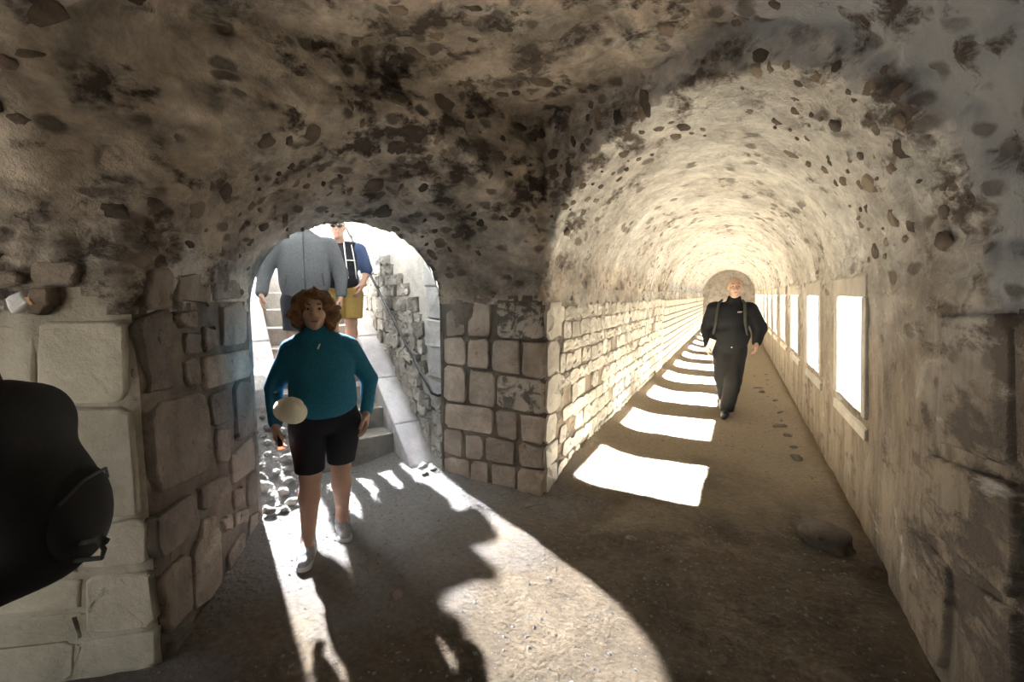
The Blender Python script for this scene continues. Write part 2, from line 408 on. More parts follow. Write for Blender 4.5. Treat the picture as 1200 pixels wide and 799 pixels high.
def build_shell():
    h = .035
    org = np.array([-5.6, -4.6, -.12]); top = np.array([1.0, 3.62, 3.05])
    n = ((top - org) / h).astype(int) + 1
    gx = org[0] + h * np.arange(n[0]); gy = org[1] + h * np.arange(n[1]); gz = org[2] + h * np.arange(n[2])
    X, Y, Z = np.meshgrid(gx, gy, gz, indexing='ij', sparse=True)
    f = sd_shell(X, Y, Z) + 0 * (X + Y + Z)
    V, Fq = surface_nets(f, org, h)
    # normals (towards the void) by the gradient of the field
    e = .01
    def sf(P): return sd_shell(P[:, 0], P[:, 1], P[:, 2])
    G = np.stack([sf(V + np.eye(3)[i] * e) - sf(V - np.eye(3)[i] * e) for i in range(3)], 1)
    Nn = -G / np.maximum(np.linalg.norm(G, axis=1), 1e-6)[:, None]
    cen = V[Fq].mean(1); nrm = Nn[Fq].mean(1)
    s_st = (cen[:, 0] - O2[0]) * AX[0] + (cen[:, 1] - O2[1]) * AX[1]
    em = (cen[:, 0] - L1[0]) * nM[0] + (cen[:, 1] - L1[1]) * nM[1]
    g = (cen[:, 0] - L1[0]) * g_dir[0] + (cen[:, 1] - L1[1]) * g_dir[1]
    s_min = ((V[Fq][:, :, 0] - O2[0]) * AX[0] + (V[Fq][:, :, 1] - O2[1]) * AX[1]).min(1)
    keep = (cen[:, 2] > -.1) & ~((s_min > .0) & (em > 0)) & (cen[:, 1] < 3.46) & (g > -2.4)
    Fq = Fq[keep]; cen = cen[keep]; nrm = nrm[keep]; em = em[keep]; g = g[keep]
    rough = .011 + .021 * smooth(V[:, 2], 1.1, 1.6)
    D = np.array([wall_disp(p, r) for p, r in zip(V, rough)])
    up_ = smooth(V[:, 2], 1.45, 1.65) * np.where(V[:, 0] > XL, (1 - smooth(V[:, 1], 2.6, 3.35)), 1 - .8 * smooth((V[:, 0] - O2[0]) * AX[0] + (V[:, 1] - O2[1]) * AX[1], -.35, -.05))
    def cell(p):
        w = Vector((p[0], p[1], p[2] * 1.5)); w = w + .05 * noise.noise_vector(w * 5)
        d_, _ = noise.voronoi(w * 6.5); return min(.5, d_[1] - d_[0]) - .22
    D = D + .055 * up_ * np.array([cell(p) if u > 0 else 0.0 for p, u in zip(V, up_)])
    V2 = V + Nn * D[:, None]
    sv_ = (V2[:, 0] - O2[0]) * AX[0] + (V2[:, 1] - O2[1]) * AX[1]; ev_ = (V2[:, 0] - L1[0]) * nM[0] + (V2[:, 1] - L1[1]) * nM[1]
    mv_ = (sv_ > 0) & (ev_ > 0); V2[mv_, 0] -= sv_[mv_] * AX[0]; V2[mv_, 1] -= sv_[mv_] * AX[1]     # trim flush with the inner arch
    high = cen[:, 2] > 1.5 + np.array([.12 * fn(c, 3.0, 5) + .05 * fn(c, 11, 2) for c in cen])
    cls = np.full(len(Fq), 'wall_rear', dtype=object)
    dJ = np.abs((cen[:, 0] - L1[0]) * nJ[0] + (cen[:, 1] - L1[1]) * nJ[1]) + (em < -.06) * 9
    dP = np.abs((cen[:, 0] - R1[0]) * nP[0] + (cen[:, 1] - R1[1]) * nP[1]) + (cen[:, 0] > -1.235) * 9
    dT = np.abs(cen[:, 0] - XL) + (cen[:, 1] < 3.0) * 9
    dRt = np.abs(cen[:, 0] - xr(cen[:, 2]))
    dL = np.abs((cen[:, 0] - L1[0]) * nL[0] + (cen[:, 1] - L1[1]) * nL[1]) + (g > .03) * 9
    dB = np.abs((cen[:, 0] - L1[0]) * nL[0] + (cen[:, 1] - L1[1]) * nL[1] - 2.75) + .02
    names = ['wall_passage', 'wall_pier', 'wall_tunnel_left', 'wall_right', 'wall_left', 'wall_rear']
    best = np.argmin(np.stack([dJ, dP, dT, dRt, dL, dB]), 0)
    out = {}
    tun_c = (cen[:, 1] > 3.0) | (((cen[:, 0] - R1[0]) * nR[0] + (cen[:, 1] - R1[1]) * nR[1]) > .02) & (cen[:, 0] > XL + .02)
    groups = {'ceiling': high & ~tun_c, 'ceiling_tunnel': high & tun_c}
    for i, nme in enumerate(names): groups[nme] = (~high) & (best == i)
    for nme, msk in groups.items():
        fq = Fq[msk]; u, inv = np.unique(fq, return_inverse=True)
        out[nme] = (V2[u], inv.reshape(fq.shape), Nn[u])
    return out
SH = build_shell()
smats = {'ceiling': M_VAULT, 'ceiling_tunnel': M_VAULT, 'wall_passage': M_MORTAR, 'wall_pier': M_MORTAR, 'wall_tunnel_left': M_TVAULT,
         'wall_right': M_TVAULT, 'wall_left': M_LWALL, 'wall_rear': M_LWALL}
slabels = {'ceiling': 'stained plaster vault with dark exposed stones over the junction', 'wall_passage': 'dark jointed stone jamb beside the stair passage',
           'wall_pier': 'face of the stone pier between stairs and tunnel', 'wall_left': 'pale ashlar wall beside the black backpack',
           'wall_right': 'patchy plastered wall holding the row of windows', 'wall_rear': 'plain wall of the gallery behind the junction', 'wall_tunnel_left': 'coursed stone wall of the tunnel opposite the windows',
           'ceiling_tunnel': 'pale plastered barrel vault over the long tunnel'}
STRUCT = {}
# ---- long tunnel beyond the junction
Y0 = 3.43
ys = [Y0]
while ys[-1] < YEND: ys.append(ys[-1] + (.05 if ys[-1] < 7 else .09 if ys[-1] < 12 else .16))
ys[-1] = YEND
def ring(y, X=None): return .020 * fn((0, y, 3.3), 2.6) + .012 * fn((7, y, 1.1), 7)
def tunnel_vault():
    V, F = [], []; na = 46
    for j, y in enumerate(ys):
        for i in range(na + 1):
            a = math.pi * i / na
            n = (math.cos(a), math.sin(a))
            p = (XC - RV * n[0], y, ZS + RV * n[1])
            dsp = wall_disp(p, .032) + ring(y) * n[1] * min(1, (y - Y0) / .4)
            V.append((p[0] + n[0] * dsp, y, p[2] - n[1] * dsp))
    for j in range(len(ys) - 1):
        for i in range(na):
            F.append((j * (na + 1) + i, j * (na + 1) + i + 1, (j + 1) * (na + 1) + i + 1, (j + 1) * (na + 1) + i))
    return V, F
def wrough(z): return .011 + .021 * float(smooth(z, 1.1, 1.6))
def tunnel_left():
    V, F = [], []; zs = np.linspace(-.1, ZS, 28)
    for y in ys:
        for z in zs:
            p = (XL, y, z); V.append((XL + wall_disp(p, wrough(z)), y, z))
    nz = len(zs)
    for j in range(len(ys) - 1):
        for i in range(nz - 1): F.append((j * nz + i, j * nz + i + 1, (j + 1) * nz + i + 1, (j + 1) * nz + i))
    return V, F
wins = [(WIN_Y0 + k * WIN_STEP, WIN_Y0 + k * WIN_STEP + WIN_W) for k in range(WIN_N)]
def tunnel_right():
    yl = sorted(set([round(v, 4) for v in ys] + [round(v, 4) for w in wins for v in w]))
    yl = [v for i, v in enumerate(yl) if i == 0 or v - yl[i - 1] > .004]
    zs = sorted(set([round(v, 4) for v in np.linspace(-.1, ZS, 26)] + [WZ0, WZ1, ZS + .03]))
    V, F = [], []; nz = len(zs)
    def inside(y, z): return any(a - 1e-3 < y < b + 1e-3 for a, b in wins) and WZ0 - 1e-3 < z < WZ1 + 1e-3
    for y in yl:
        for z in zs:
            dsp = 0 if inside(y, z) else wall_disp((xr(z), y, z), wrough(z))
            V.append((xr(z) - dsp, y, z))
    for j in range(len(yl) - 1):
        for i in range(nz - 1):
            ym, zm = (yl[j] + yl[j + 1]) / 2, (zs[i] + zs[i + 1]) / 2
            if any(a < ym < b for a, b in wins) and WZ0 < zm < WZ1: continue
            F.append((j * nz + i, (j + 1) * nz + i, (j + 1) * nz + i + 1, j * nz + i + 1))
    return V, F
extra = {'ceiling_tunnel': tunnel_vault(), 'wall_tunnel_left': tunnel_left(), 'wall_right': tunnel_right()}
for nme, (v, f, n) in SH.items():
    if not len(f): continue
    vv = [tuple(p) for p in v]; ff = [tuple(q) for q in f]
    if nme in extra:
        o = len(vv); vv += extra[nme][0]; ff += [tuple(i + o for i in q) for q in extra[nme][1]]
    STRUCT[nme] = mesh_obj(nme, vv, ff, smats[nme], kind='structure', label=slabels[nme], cat='ceiling' if 'ceil' in nme else 'wall')

# end wall of the tunnel with an arched recess
def end_wall():
    bm = bmesh.new()
    for y, sc in ((YEND - .02, 1.0),):
        vs = [bm.verts.new((XC - 1.1, y, -.1))] + [bm.verts.new((XC - 1.1 * math.cos(a), y, ZS + 1.1 * math.sin(a))) for a in np.linspace(0, math.pi, 24)] + [bm.verts.new((XC + 1.1, y, -.1))]
        bm.faces.new(vs[::-1])
    return bm_obj('wall_end', bm, M_END, kind='structure', label='dark stone wall closing the far end of the tunnel', cat='wall')
end_wall()

# ---- floor
def floor_h(x, y):
    z = .018 * fn((x, y, 0), 1.3) + .012 * fn((x, y, 0), 4.1, 3) + .007 * fn((x, y, 0), 11, 8) + .004 * fn((x, y, 0), 27, 2)
    if y > 3.0:
        t = max(0, min(1, (-.80 - x) / .45)); z += .14 * t * t * min(1, (y - 3.0) / .8)       # earth banked against the tunnel wall
        t = max(0, min(1, (x - .45) / .3)); z += .05 * t * t
    return z
def build_floor():
    xs = np.arange(-5.4, .95, .04); yl = list(np.arange(-4.6, 6.0, .04))
    while yl[-1] < YEND: yl.append(yl[-1] + (.08 if yl[-1] < 10 else .2))
    idx = {}; V = []; F = []
    def vid(i, j):
        k = (i, j)
        if k not in idx:
            idx[k] = len(V); V.append((xs[i], yl[j], floor_h(xs[i], yl[j])))
        return idx[k]
    for j in range(len(yl) - 1):
        for i in range(len(xs) - 1):
            if yl[j] > 3.9 and xs[i] < -1.45: continue
            F.append((vid(i, j), vid(i + 1, j), vid(i + 1, j + 1), vid(i, j + 1)))
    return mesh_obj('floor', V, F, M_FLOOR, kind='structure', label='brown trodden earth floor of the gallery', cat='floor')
FLOOR = build_floor()

# ------------------------------------------------------------------ windows
def box_verts(x0, x1, y0, y1, z0, z1):
    return [(x0, y0, z0), (x1, y0, z0), (x1, y1, z0), (x0, y1, z0), (x0, y0, z1), (x1, y0, z1), (x1, y1, z1), (x0, y1, z1)]
BOXF = [(0, 3, 2, 1), (4, 5, 6, 7), (0, 1, 5, 4), (1, 2, 6, 5), (2, 3, 7, 6), (3, 0, 4, 7)]
def bevel_obj(name, verts, faces, mat, parent, w=.008, **kw):
    bm = bmesh.new(); vs = [bm.verts.new(v) for v in verts]
    for f in faces: bm.faces.new([vs[i] for i in f])
    bmesh.ops.recalc_face_normals(bm, faces=bm.faces)
    bmesh.ops.bevel(bm, geom=list(bm.edges), offset=w, segments=2, affect='EDGES', profile=.5)
    return bm_obj(name, bm, mat, parent, smooth=False, **kw)
for k, (a, b2) in enumerate(wins):
    y = (a + b2) / 2
    e = empty('window_%d' % (k + 1), (xr(WZ0), y, WZ0)); e.rotation_euler = (0, -math.atan(LEAN), 0)
    tag(e, kind='structure', label='unglazed rectangular window opening in the right tunnel wall', cat='window', group='tunnel windows')
    hw = WIN_W / 2; hz = WZ1 - WZ0; p = .020
    def lb(nm, y0, y1, z0, z1, x0=-p, x1=WT):
        v = box_verts(x0, x1, y0, y1, z0, z1)
        return v
    lv_ = lb('l', -hw - .10, hw + .10, hz, hz + .13)
    for q in (1, 2, 5, 6): lv_[q] = (lv_[q][0], lv_[q][1], lv_[q][2] + .16)
    bevel_obj('lintel', lv_, BOXF, M_FRAME, e)
    sv = box_verts(-p, WT, -hw - .10, hw + .10, -.14, .0)
    sv[4] = (-p, -hw - .10, -.075); sv[7] = (-p, hw + .10, -.075)
    bevel_obj('sill', sv, BOXF, M_FRAME, e)
    bevel_obj('jamb', lb('j', -hw - .10, -hw + .0, -.005, hz), BOXF, M_FRAME, e)
    bevel_obj('jamb', lb('j', hw, hw + .10, -.005, hz), BOXF, M_FRAME, e)
    portal((XR + WT + .02, y, (WZ0 + WZ1) / 2), (-1, 0, 0), WIN_W, hz)

# ------------------------------------------------------------------ stones laid into the walls
def rounded_outline(c, n=12, rr=.18, jit=.006):
    # c: 4 corners (2-D), returns n points of a slightly irregular rounded quad
    c = [np.array(p, float) for p in c]; pts = []
    per = n // 4
    for i in range(4):
        p, q, r = c[i - 1], c[i], c[(i + 1) % 4]
        l = min(np.linalg.norm(p - q), np.linalg.norm(r - q)) * rr
        a = q + unit2(p - q) * l; b = q + unit2(r - q) * l
        if per == 3: seq = [a, q * .35 + (a + b) * .325, b]
        else: seq = [a, b]
        for s in seq: pts.append(s + rng.normal(0, jit, 2))
    return pts
def block_mesh(name, outline, back, front, bev, mat, dome=.3):
    n = len(outline); cen = sum(outline) / n
    V = [(*p, back) for p in outline] + [(*p, front - bev) for p in outline]
    V += [(*(p + (cen - p) / max(np.linalg.norm(cen - p), .02) * bev * 1.6), front) for p in outline]
    V += [(*(p + (cen - p) * .45), front + rng.normal(0, bev * dome)) for p in outline] + [(*cen, front + rng.normal(0, bev * dome))]
    F = []
    for r in range(3):
        for i in range(n): F.append((r * n + i, r * n + (i + 1) % n, (r + 1) * n + (i + 1) % n, (r + 1) * n + i))
    for i in range(n): F.append((3 * n + i, 3 * n + (i + 1) % n, 4 * n))
    me = bpy.data.meshes.new(name); me.from_pydata([tuple(map(float, v)) for v in V], [], F); me.update()
    me.materials.append(mat); me.polygons.foreach_set('use_smooth', [i < 2 * n for i in range(len(F))])     # dressed face stays flat
    return me
def plane_frame(p0, along, normal):
    u = Vector((*along, 0)).normalized(); n = Vector((*normal, 0)).normalized(); z = Vector((0, 0, 1))
    if u.cross(z).dot(n) < 0: u = -u
    M = Matrix((u, z, n)).transposed().to_4x4(); M.translation = Vector((*p0, 0))
    return M
def px_block(M, quad, mat, parent, front=.018, bev=.010, name='stone', rr=.14, jit=.005, shrink=.006):
    Mi = M.inverted(); p0 = M.translation; n = M.col[2].to_3d()
    c = []
    for q in quad:
        w = on_plane(q[0], q[1], p0, n); l = Mi @ Vector(w); c.append(np.array([l.x, l.y]))
    cen = sum(c) / 4
    c = [p + unit2(cen - p) * shrink for p in c]
    area = sum(c[i][0] * c[(i + 1) % 4][1] - c[(i + 1) % 4][0] * c[i][1] for i in range(4))
    if area < 0: c = c[::-1]
    out = [p - cen for p in rounded_outline(c, 12, rr, jit)]
    me = block_mesh(name, out, -.04, front + rng.uniform(-.006, .008), bev * rng.uniform(.5, 1.0), mat, .12)
    o = link(name, me, parent)
    o.matrix_world = M @ Matrix.Translation((cen[0], cen[1], 0))
    return o
# pier face: rows read off the photograph
MP = plane_frame(R1, pd, nP)
def pc(x, y): return (520 + x / 2.96, 330 + y / 2.96)
rows = [(-150, -140), (-60, -45), (60, 75), (190, 205), (285, 340), (412, 468), (505, 572), (600, 655), (692, 752)]
def row_y(i, x): l, r = rows[i]; return l + (r - l) * (x - 5) / 345
lay = [[(5, 120), (125, 230), (235, 348)], [(5, 90), (95, 200), (205, 348)], [(5, 75), (80, 165), (188, 348, 'k')], [(5, 78), (85, 160), (168, 268), (274, 348)],
       [(5, 80), (88, 180), (186, 348, 'k')], [(5, 175), (184, 262), (268, 348)], [(5, 68), (74, 140), (147, 254), (258, 348)], [(5, 90), (95, 160), (165, 252), (256, 348)]]
for i, row in enumerate(lay):
    for bk in row:
        x0, x1 = bk[0], bk[1]
        q = [pc(x0, row_y(i, x0) + 2), pc(x1, row_y(i, x1) + 2), pc(x1, row_y(i + 1, x1) - 2), pc(x0, row_y(i + 1, x0) - 2)]
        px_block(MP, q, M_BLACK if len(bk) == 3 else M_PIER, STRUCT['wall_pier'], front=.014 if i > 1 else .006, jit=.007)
# quoins and coursed stones on the tunnel side of the pier
MT = plane_frame((XL, 3.11), (0, 1), (1, 0))
NV = 14
tstones = [block_mesh('stone', rounded_outline([(-.5, -.5), (.5, -.5), (.5, .5), (-.5, .5)], 12, .22, .05), -.05, .014, .010, M_TSTONE, .5) for _ in range(NV)]
Mi = MT.inverted()
def row_z(i): return (Mi @ Vector(on_plane(*pc(350, row_y(i, 350)), (*R1, 0), (*nP, 0)))).y
zr = [row_z(i) for i in range(len(rows))]
def tstone(y, z, ly, lz, mesh, parent, sx=1):
    o = link('stone', mesh, parent)
    loc = MT @ Vector((sx * (y - 3.11) * (1 if MT.col[0][1] > 0 else -1), z, 0))
    o.matrix_world = Matrix.Translation(loc) @ MT.to_3x3().to_4x4() @ Matrix.Diagonal((ly, lz, 1, 1))
    return o
count = 0
for i in range(2, len(zr) - 1):
    z1, z0 = zr[i], max(zr[i + 1], 0)
    ln = random.choice([.26, .34, .22])
    tstone(3.125 + ln / 2, (z0 + z1) / 2, ln - .012, (z1 - z0) - .012, tstones[count % NV], STRUCT['wall_tunnel_left']).data = tstones[count % NV]; count += 1
z = .03
while z < 1.42:
    hh = random.uniform(.105, .165); y = 3.42 + random.uniform(-.05, .08)
    while y < 9.2 and count < 299:
        ln = random.uniform(.13, .32)
        if random.random() < .93:
            tstone(y + ln / 2, z + hh / 2 + random.uniform(-.008, .008), ln - .016, hh - .014, random.choice(tstones), STRUCT['wall_tunnel_left']); count += 1
        y += ln
    z += hh
def far_stones():
    V, F = [], []; z = .03
    while z < 1.42:
        hh = random.uniform(.11, .17); y = 9.1
        while y < YEND - .3:
            ln = random.uniform(.14, .34); a, b2, c, d = y + .008, y + ln - .008, z + .008, z + hh - .008; o = len(V); m = .010; f = XL + .014
            V += [(XL - .03, a, c), (XL - .03, b2, c), (XL - .03, b2, d), (XL - .03, a, d), (f, a + m, c + m), (f, b2 - m, c + m), (f, b2 - m, d - m), (f, a + m, d - m)]
            F += [tuple(i + o for i in q) for q in ((4, 5, 6, 7), (0, 1, 5, 4), (1, 2, 6, 5), (2, 3, 7, 6), (3, 0, 4, 7))]
            y += ln
        z += hh
    mesh_obj('far_stonework', V, F, M_TSTONE, STRUCT['wall_tunnel_left'], smooth=False, kind='stuff')
far_stones()
# left jamb of the passage
MJ = plane_frame(L1, jd, nJ)
def jc(x, y): return (140 + x / 2.22, 300 + y / 2.22)
def lc(x, y): return (x / 1.4286, 240 + y / 1.4286)
jq = [[(42, 150), (130, 140), (136, 342), (66, 368)], [(140, 150), (190, 140), (195, 185), (150, 192)], [(160, 200), (206, 192), (210, 254), (162, 262)], [(214, 188), (252, 182), (256, 238), (218, 248)],
      [(260, 130), (320, 118), (328, 230), (264, 244)], [(206, 268), (330, 240), (334, 310), (208, 346)], [(158, 272), (198, 266), (198, 336), (162, 342)],
      [(66, 386), (218, 346), (238, 560), (80, 636)], [(228, 360), (284, 344), (286, 436), (240, 448)], [(292, 334), (338, 320), (344, 462), (294, 490)], [(244, 456), (286, 446), (286, 528), (248, 540)],
      [(282, 514), (344, 470), (352, 544), (288, 598)], [(78, 680), (186, 622), (198, 716), (88, 792)], [(194, 606), (274, 566), (282, 618), (202, 668)],
      [(200, 690), (246, 668), (252, 760), (208, 800)], [(258, 680), (284, 660), (288, 706), (260, 722)], [(290, 612), (318, 588), (320, 640), (292, 660)], [(324, 584), (352, 556), (356, 640), (328, 656)],
      [(292, 668), (330, 650), (332, 690), (294, 710)], [(60, 30), (130, 30), (130, 140), (48, 142)], [(140, 50), (230, 44), (232, 120), (144, 134)], [(240, 60), (310, 60), (316, 108), (244, 116)]]
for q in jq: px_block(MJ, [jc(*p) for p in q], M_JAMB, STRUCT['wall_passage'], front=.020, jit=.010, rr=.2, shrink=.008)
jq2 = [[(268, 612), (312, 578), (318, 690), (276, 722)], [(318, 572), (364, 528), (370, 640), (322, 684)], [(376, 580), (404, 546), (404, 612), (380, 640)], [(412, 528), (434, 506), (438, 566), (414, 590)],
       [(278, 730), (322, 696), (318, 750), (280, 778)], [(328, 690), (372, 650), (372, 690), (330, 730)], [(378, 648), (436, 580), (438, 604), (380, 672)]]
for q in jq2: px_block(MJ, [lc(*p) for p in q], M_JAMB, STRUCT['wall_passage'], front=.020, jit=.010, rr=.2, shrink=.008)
# ashlar of the left wall
ML = plane_frame(L1, g_dir, nL)
lq = [[(-150, 200), (60, 196), (60, 330), (-150, 336)], [(64, 192), (212, 188), (216, 328), (64, 332)], [(-150, 344), (84, 340), (88, 522), (-150, 528)], [(92, 340), (218, 334), (240, 518), (94, 524)],
      [(-150, 536), (140, 532), (140, 614), (-150, 626)], [(146, 530), (244, 524), (254, 600), (146, 612)], [(-100, 632), (140, 622), (140, 674), (-100, 692)], [(150, 618), (256, 608), (264, 700), (150, 716)],
      [(-100, 700), (142, 682), (144, 724), (-100, 744)], [(-100, 752), (120, 732), (120, 790), (-100, 815)], [(128, 728), (264, 712), (268, 772), (128, 790)]]
for q in lq: px_block(ML, [lc(*p) for p in q], M_LWALL, STRUCT['wall_left'], front=.012, jit=.008, rr=.08)
# broken hollow in the left wall: grey stones, a white chalky lump and a tan chip
def nc(x, y): return (x / 2.665, 180 + y / 2.665)
for q, m, fr in (([(112, 420), (180, 414), (200, 470), (120, 514)], M_DSTONE, .05), ([(30, 452), (110, 428), (118, 470), (60, 505)], M_CHALK, .045), ([(116, 446), (134, 440), (148, 482), (128, 486)], M_TAN, .062),
                 ([(-20, 366), (84, 360), (88, 420), (-20, 436)], M_JAMB, .03), ([(-20, 475), (24, 472), (26, 492), (-20, 500)], M_CHALK, .03), ([(92, 330), (250, 340), (252, 412), (100, 414)], M_JAMB, .02),
                 ([(225, 140), (262, 126), (276, 160), (250, 178)], M_DSTONE, .02)):
    px_block(ML, [nc(*p) for p in q], m, STRUCT['wall_left'], front=fr, jit=.006, rr=.25)
# large slabs and joints of the near right wall
MRW = plane_frame((xr(.9), 2.5), (0, 1), (-1, 0)) @ Matrix.Translation((0, .9, 0)) @ Matrix.Rotation(math.atan(LEAN), 4, 'X') @ Matrix.Translation((0, -.9, 0))
rq = [[(1108, 366), (1192, 372), (1196, 556), (1104, 520)], [(1200, 372), (1300, 380), (1300, 600), (1204, 560)], [(1068, 612), (1122, 672), (1112, 790), (1062, 690)], [(1130, 676), (1196, 716), (1200, 860), (1122, 800)],
      [(1090, 530), (1196, 572), (1196, 704), (1084, 610)]]
for q in rq: px_block(MRW, q, M_TVAULT, STRUCT['wall_right'], front=.022, jit=.010, rr=.1)

# dark stones showing through the vault plaster
def blob_mesh(name, mat, n=12):
    V = []; F = []; ph = rng.uniform(.8, 1.15, n)
    ang = [2 * math.pi * i / n + rng.normal(0, .12) for i in range(n)]
    for z, sc in ((-1.2, 1.12), (.15, .96), (.75, .62)):
        for i in range(n): V.append((.5 * sc * ph[i] * math.cos(ang[i]), .5 * sc * ph[i] * math.sin(ang[i]), z + rng.normal(0, .12)))
    V.append((0, 0, .8 + rng.normal(0, .2)))
    for r in range(2):
        for i in range(n): F.append((r * n + i, r * n + (i + 1) % n, (r + 1) * n + (i + 1) % n, (r + 1) * n + i))
    for i in range(n): F.append((2 * n + i, 2 * n + (i + 1) % n, 3 * n))
    me = bpy.data.meshes.new(name); me.from_pydata([tuple(map(float, v)) for v in V], [], F); me.update(); me.materials.append(mat)
    me.polygons.foreach_set('use_smooth', [True] * len(me.polygons))
    return me
dblobs = [blob_mesh('stone', M_DSTONE) for _ in range(16)]
def place_blob(me, p, n, size, asp, th, parent, name='stone', tdir=None):
    n = Vector(n).normalized()
    t = Vector(tdir) if tdir else Vector((rng.normal(), rng.normal(), .3 * rng.normal()))
    t = (t - n * t.dot(n)).normalized(); b = n.cross(t)
    o = link(name, me, parent)
    o.matrix_world = Matrix.Translation(Vector(p)) @ Matrix((t, b, n)).transposed().to_4x4() @ Matrix.Diagonal((size, size * asp, th, 1))
    return o
def scatter_vault(key, cnt, region, smin_, smax_, tdir):
    v, f, n = SH[key]
    ok = np.array([region(p) for p in v]); v = v[ok]; n = n[ok]
    used = []
    tries = 0
    while len(used) < cnt and tries < cnt * 30:
        tries += 1; i = rng.integers(len(v)); p = v[i]
        if noise.noise(Vector(p) * 1.1 + Vector((3, 8, 1))) < rng.uniform(-.45, .35): continue
        sz = smin_ + (smax_ - smin_) * rng.random() ** 2.2
        if any(np.linalg.norm(p - q) < (sz + s2) * .5 for q, s2 in used): continue
        used.append((p, sz))
        place_blob(dblobs[rng.integers(16)], p, n[i], sz, rng.uniform(.4, .8), .009, STRUCT[key], tdir=tdir(p))
def em_of(p): return (p[0] - L1[0]) * nM[0] + (p[1] - L1[1]) * nM[1]
visible = lambda p: (p[0] * _F[0] + p[1] * _F[1]) > .5
scatter_vault('ceiling', 150, lambda p: em_of(p) > -.05 and visible(p), .045, .16, lambda p: (AX[0], AX[1], .0))
scatter_vault('ceiling', 130, lambda p: em_of(p) <= -.05 and visible(p) and p[0] < .1, .05, .17, lambda p: (BX[0], BX[1], .1))
scatter_vault('ceiling_tunnel', 110, lambda p: p[2] > 1.75, .04, .15, lambda p: (0.2, 1, 0))

# ------------------------------------------------------------------ stairwell
RISE0, RISE, RUN, NST, S0 = .25, .19, .26, 13, .64
UL, UR = -.37, .50              # stair flight
WLs, WRs = -.80, .76            # stairwell walls
ZTOP = 3.7
TOPZ = RISE0 + RISE * (NST - 1)
def st_grid(name, fun, n1, n2, mat, label):
    V = [fun(i / n1, j / n2) for j in range(n2 + 1) for i in range(n1 + 1)]
    F = [(j * (n1 + 1) + i, j * (n1 + 1) + i + 1, (j + 1) * (n1 + 1) + i + 1, (j + 1) * (n1 + 1) + i) for j in range(n2) for i in range(n1)]
    return mesh_obj(name, V, F, mat, kind='structure', label=label, cat='wall')
def wallf(u, s0, s1, sign):
    def f(a, b):
        s = s0 + (s1 - s0) * a; z = -.1 + (ZTOP + .1) * b
        p = st(s, u, z); d = wall_disp(p, .014) * sign
        return st(s, u + d, z)
    return f
SWR = st_grid('wall_stair_right', wallf(WRs, 0, 5.2, -1), 110, 70, M_PALE, 'rough stairwell wall carrying the handrail')
SWL = st_grid('wall_stair_left', wallf(WLs, 0, 5.2, 1), 60, 40, M_PALE, 'stairwell wall opposite the handrail')
# facade over the inner arch
def facade():
    V, F = [], []; na = 28; sd = []
    for i in range(na + 1):
        a = math.pi * i / na; sd.append((-.71 * math.cos(a), 1.44 + .655 * math.sin(a)))
    arch = [(-.71, -.1)] + sd + [(.71, -.1)]
    outer = []
    for (u, z) in arch:
        if z < 1.44: outer.append((math.copysign(1.0, u), z))
        else:
            t = math.atan2(z - 1.44, u); k = 1.0 / max(abs(math.cos(t)), 1e-6); k2 = (ZTOP + .3 - 1.44) / max(math.sin(t), 1e-6); r = min(k, k2)
            outer.append((r * math.cos(t), 1.44 + r * math.sin(t)))
    for s in (.0,):
        for u, z in arch: V.append(st(s, u * .97, z))
        for u, z in outer: V.append(st(s + .03, u, z))
    n = len(arch)
    for i in range(n - 1): F.append((i, i + 1, n + i + 1, n + i))
    return mesh_obj('wall_facade', V, F, M_RUBBLE, kind='structure', smooth=False, label='outer stone face around the arch at the foot of the stairs', cat='wall')
facade()
stairs = empty('staircase', st(S0, .06, 0), math.atan2(AX[1], AX[0]), 'worn stone staircase rising between sloping kerbs', 'staircase')
stairs['kind'] = 'structure'
bpy.context.view_layer.update()
def st_part(name, verts, faces, mat, w, parent=stairs):
    Mi2 = parent.matrix_world.inverted()
    return bevel_obj(name, [tuple(Mi2 @ Vector(v)) for v in verts], faces, mat, parent, w)
def st_box(s0, s1, u0, u1, z0, z1):
    return [st(s0, u0, z0), st(s1, u0, z0), st(s1, u1, z0), st(s0, u1, z0), st(s0, u0, z1), st(s1, u0, z1), st(s1, u1, z1), st(s0, u1, z1)]
for k in range(NST):
    z1 = RISE0 + RISE * k; s = S0 + RUN * k
    st_part('step', st_box(s, s + RUN + .05, UL, UR, max(-.05, z1 - .34), z1 + random.uniform(-.008, .004)), BOXF, M_STEP, .014)
def ramp_z(s): return max(-.06, .28 + (s - .55) * RISE / RUN)
for side, (u0, u1) in enumerate(((WLs, UL), (UR, WRs))):
    cuts = [.22, .62, 1.12, 1.66, 2.2, 2.72, 3.3, 3.95][(0 if side else 2):]
    for i in range(len(cuts) - 1):
        a, b2 = cuts[i] + .005, cuts[i + 1] - .005
        v = [st(a, u0, max(-.1, ramp_z(a) - .5)), st(b2, u0, ramp_z(b2) - .5), st(b2, u1, ramp_z(b2) - .5), st(a, u1, max(-.1, ramp_z(a) - .5)),
             st(a, u0, ramp_z(a)), st(b2, u0, ramp_z(b2)), st(b2, u1, ramp_z(b2)), st(a, u1, ramp_z(a))]
        for q in (0, 1, 2, 3):
            if v[q][2] >= v[q + 4][2] - .06: v[q] = (v[q][0], v[q][1], v[q + 4][2] - .06)
        st_part('kerb_slab', v, BOXF, M_COPE, .012)
lv = st_box(S0 + RUN * NST, 8.0, -2.6, 2.6, TOPZ - .3, TOPZ)
land = bevel_obj('landing', lv, BOXF, M_COPE, None, .02); tag(land, 'stone landing at the top of the stairs', 'landing', kind='structure')
_pb = L1 - 2.42 * g_dir + 1.375 * nL
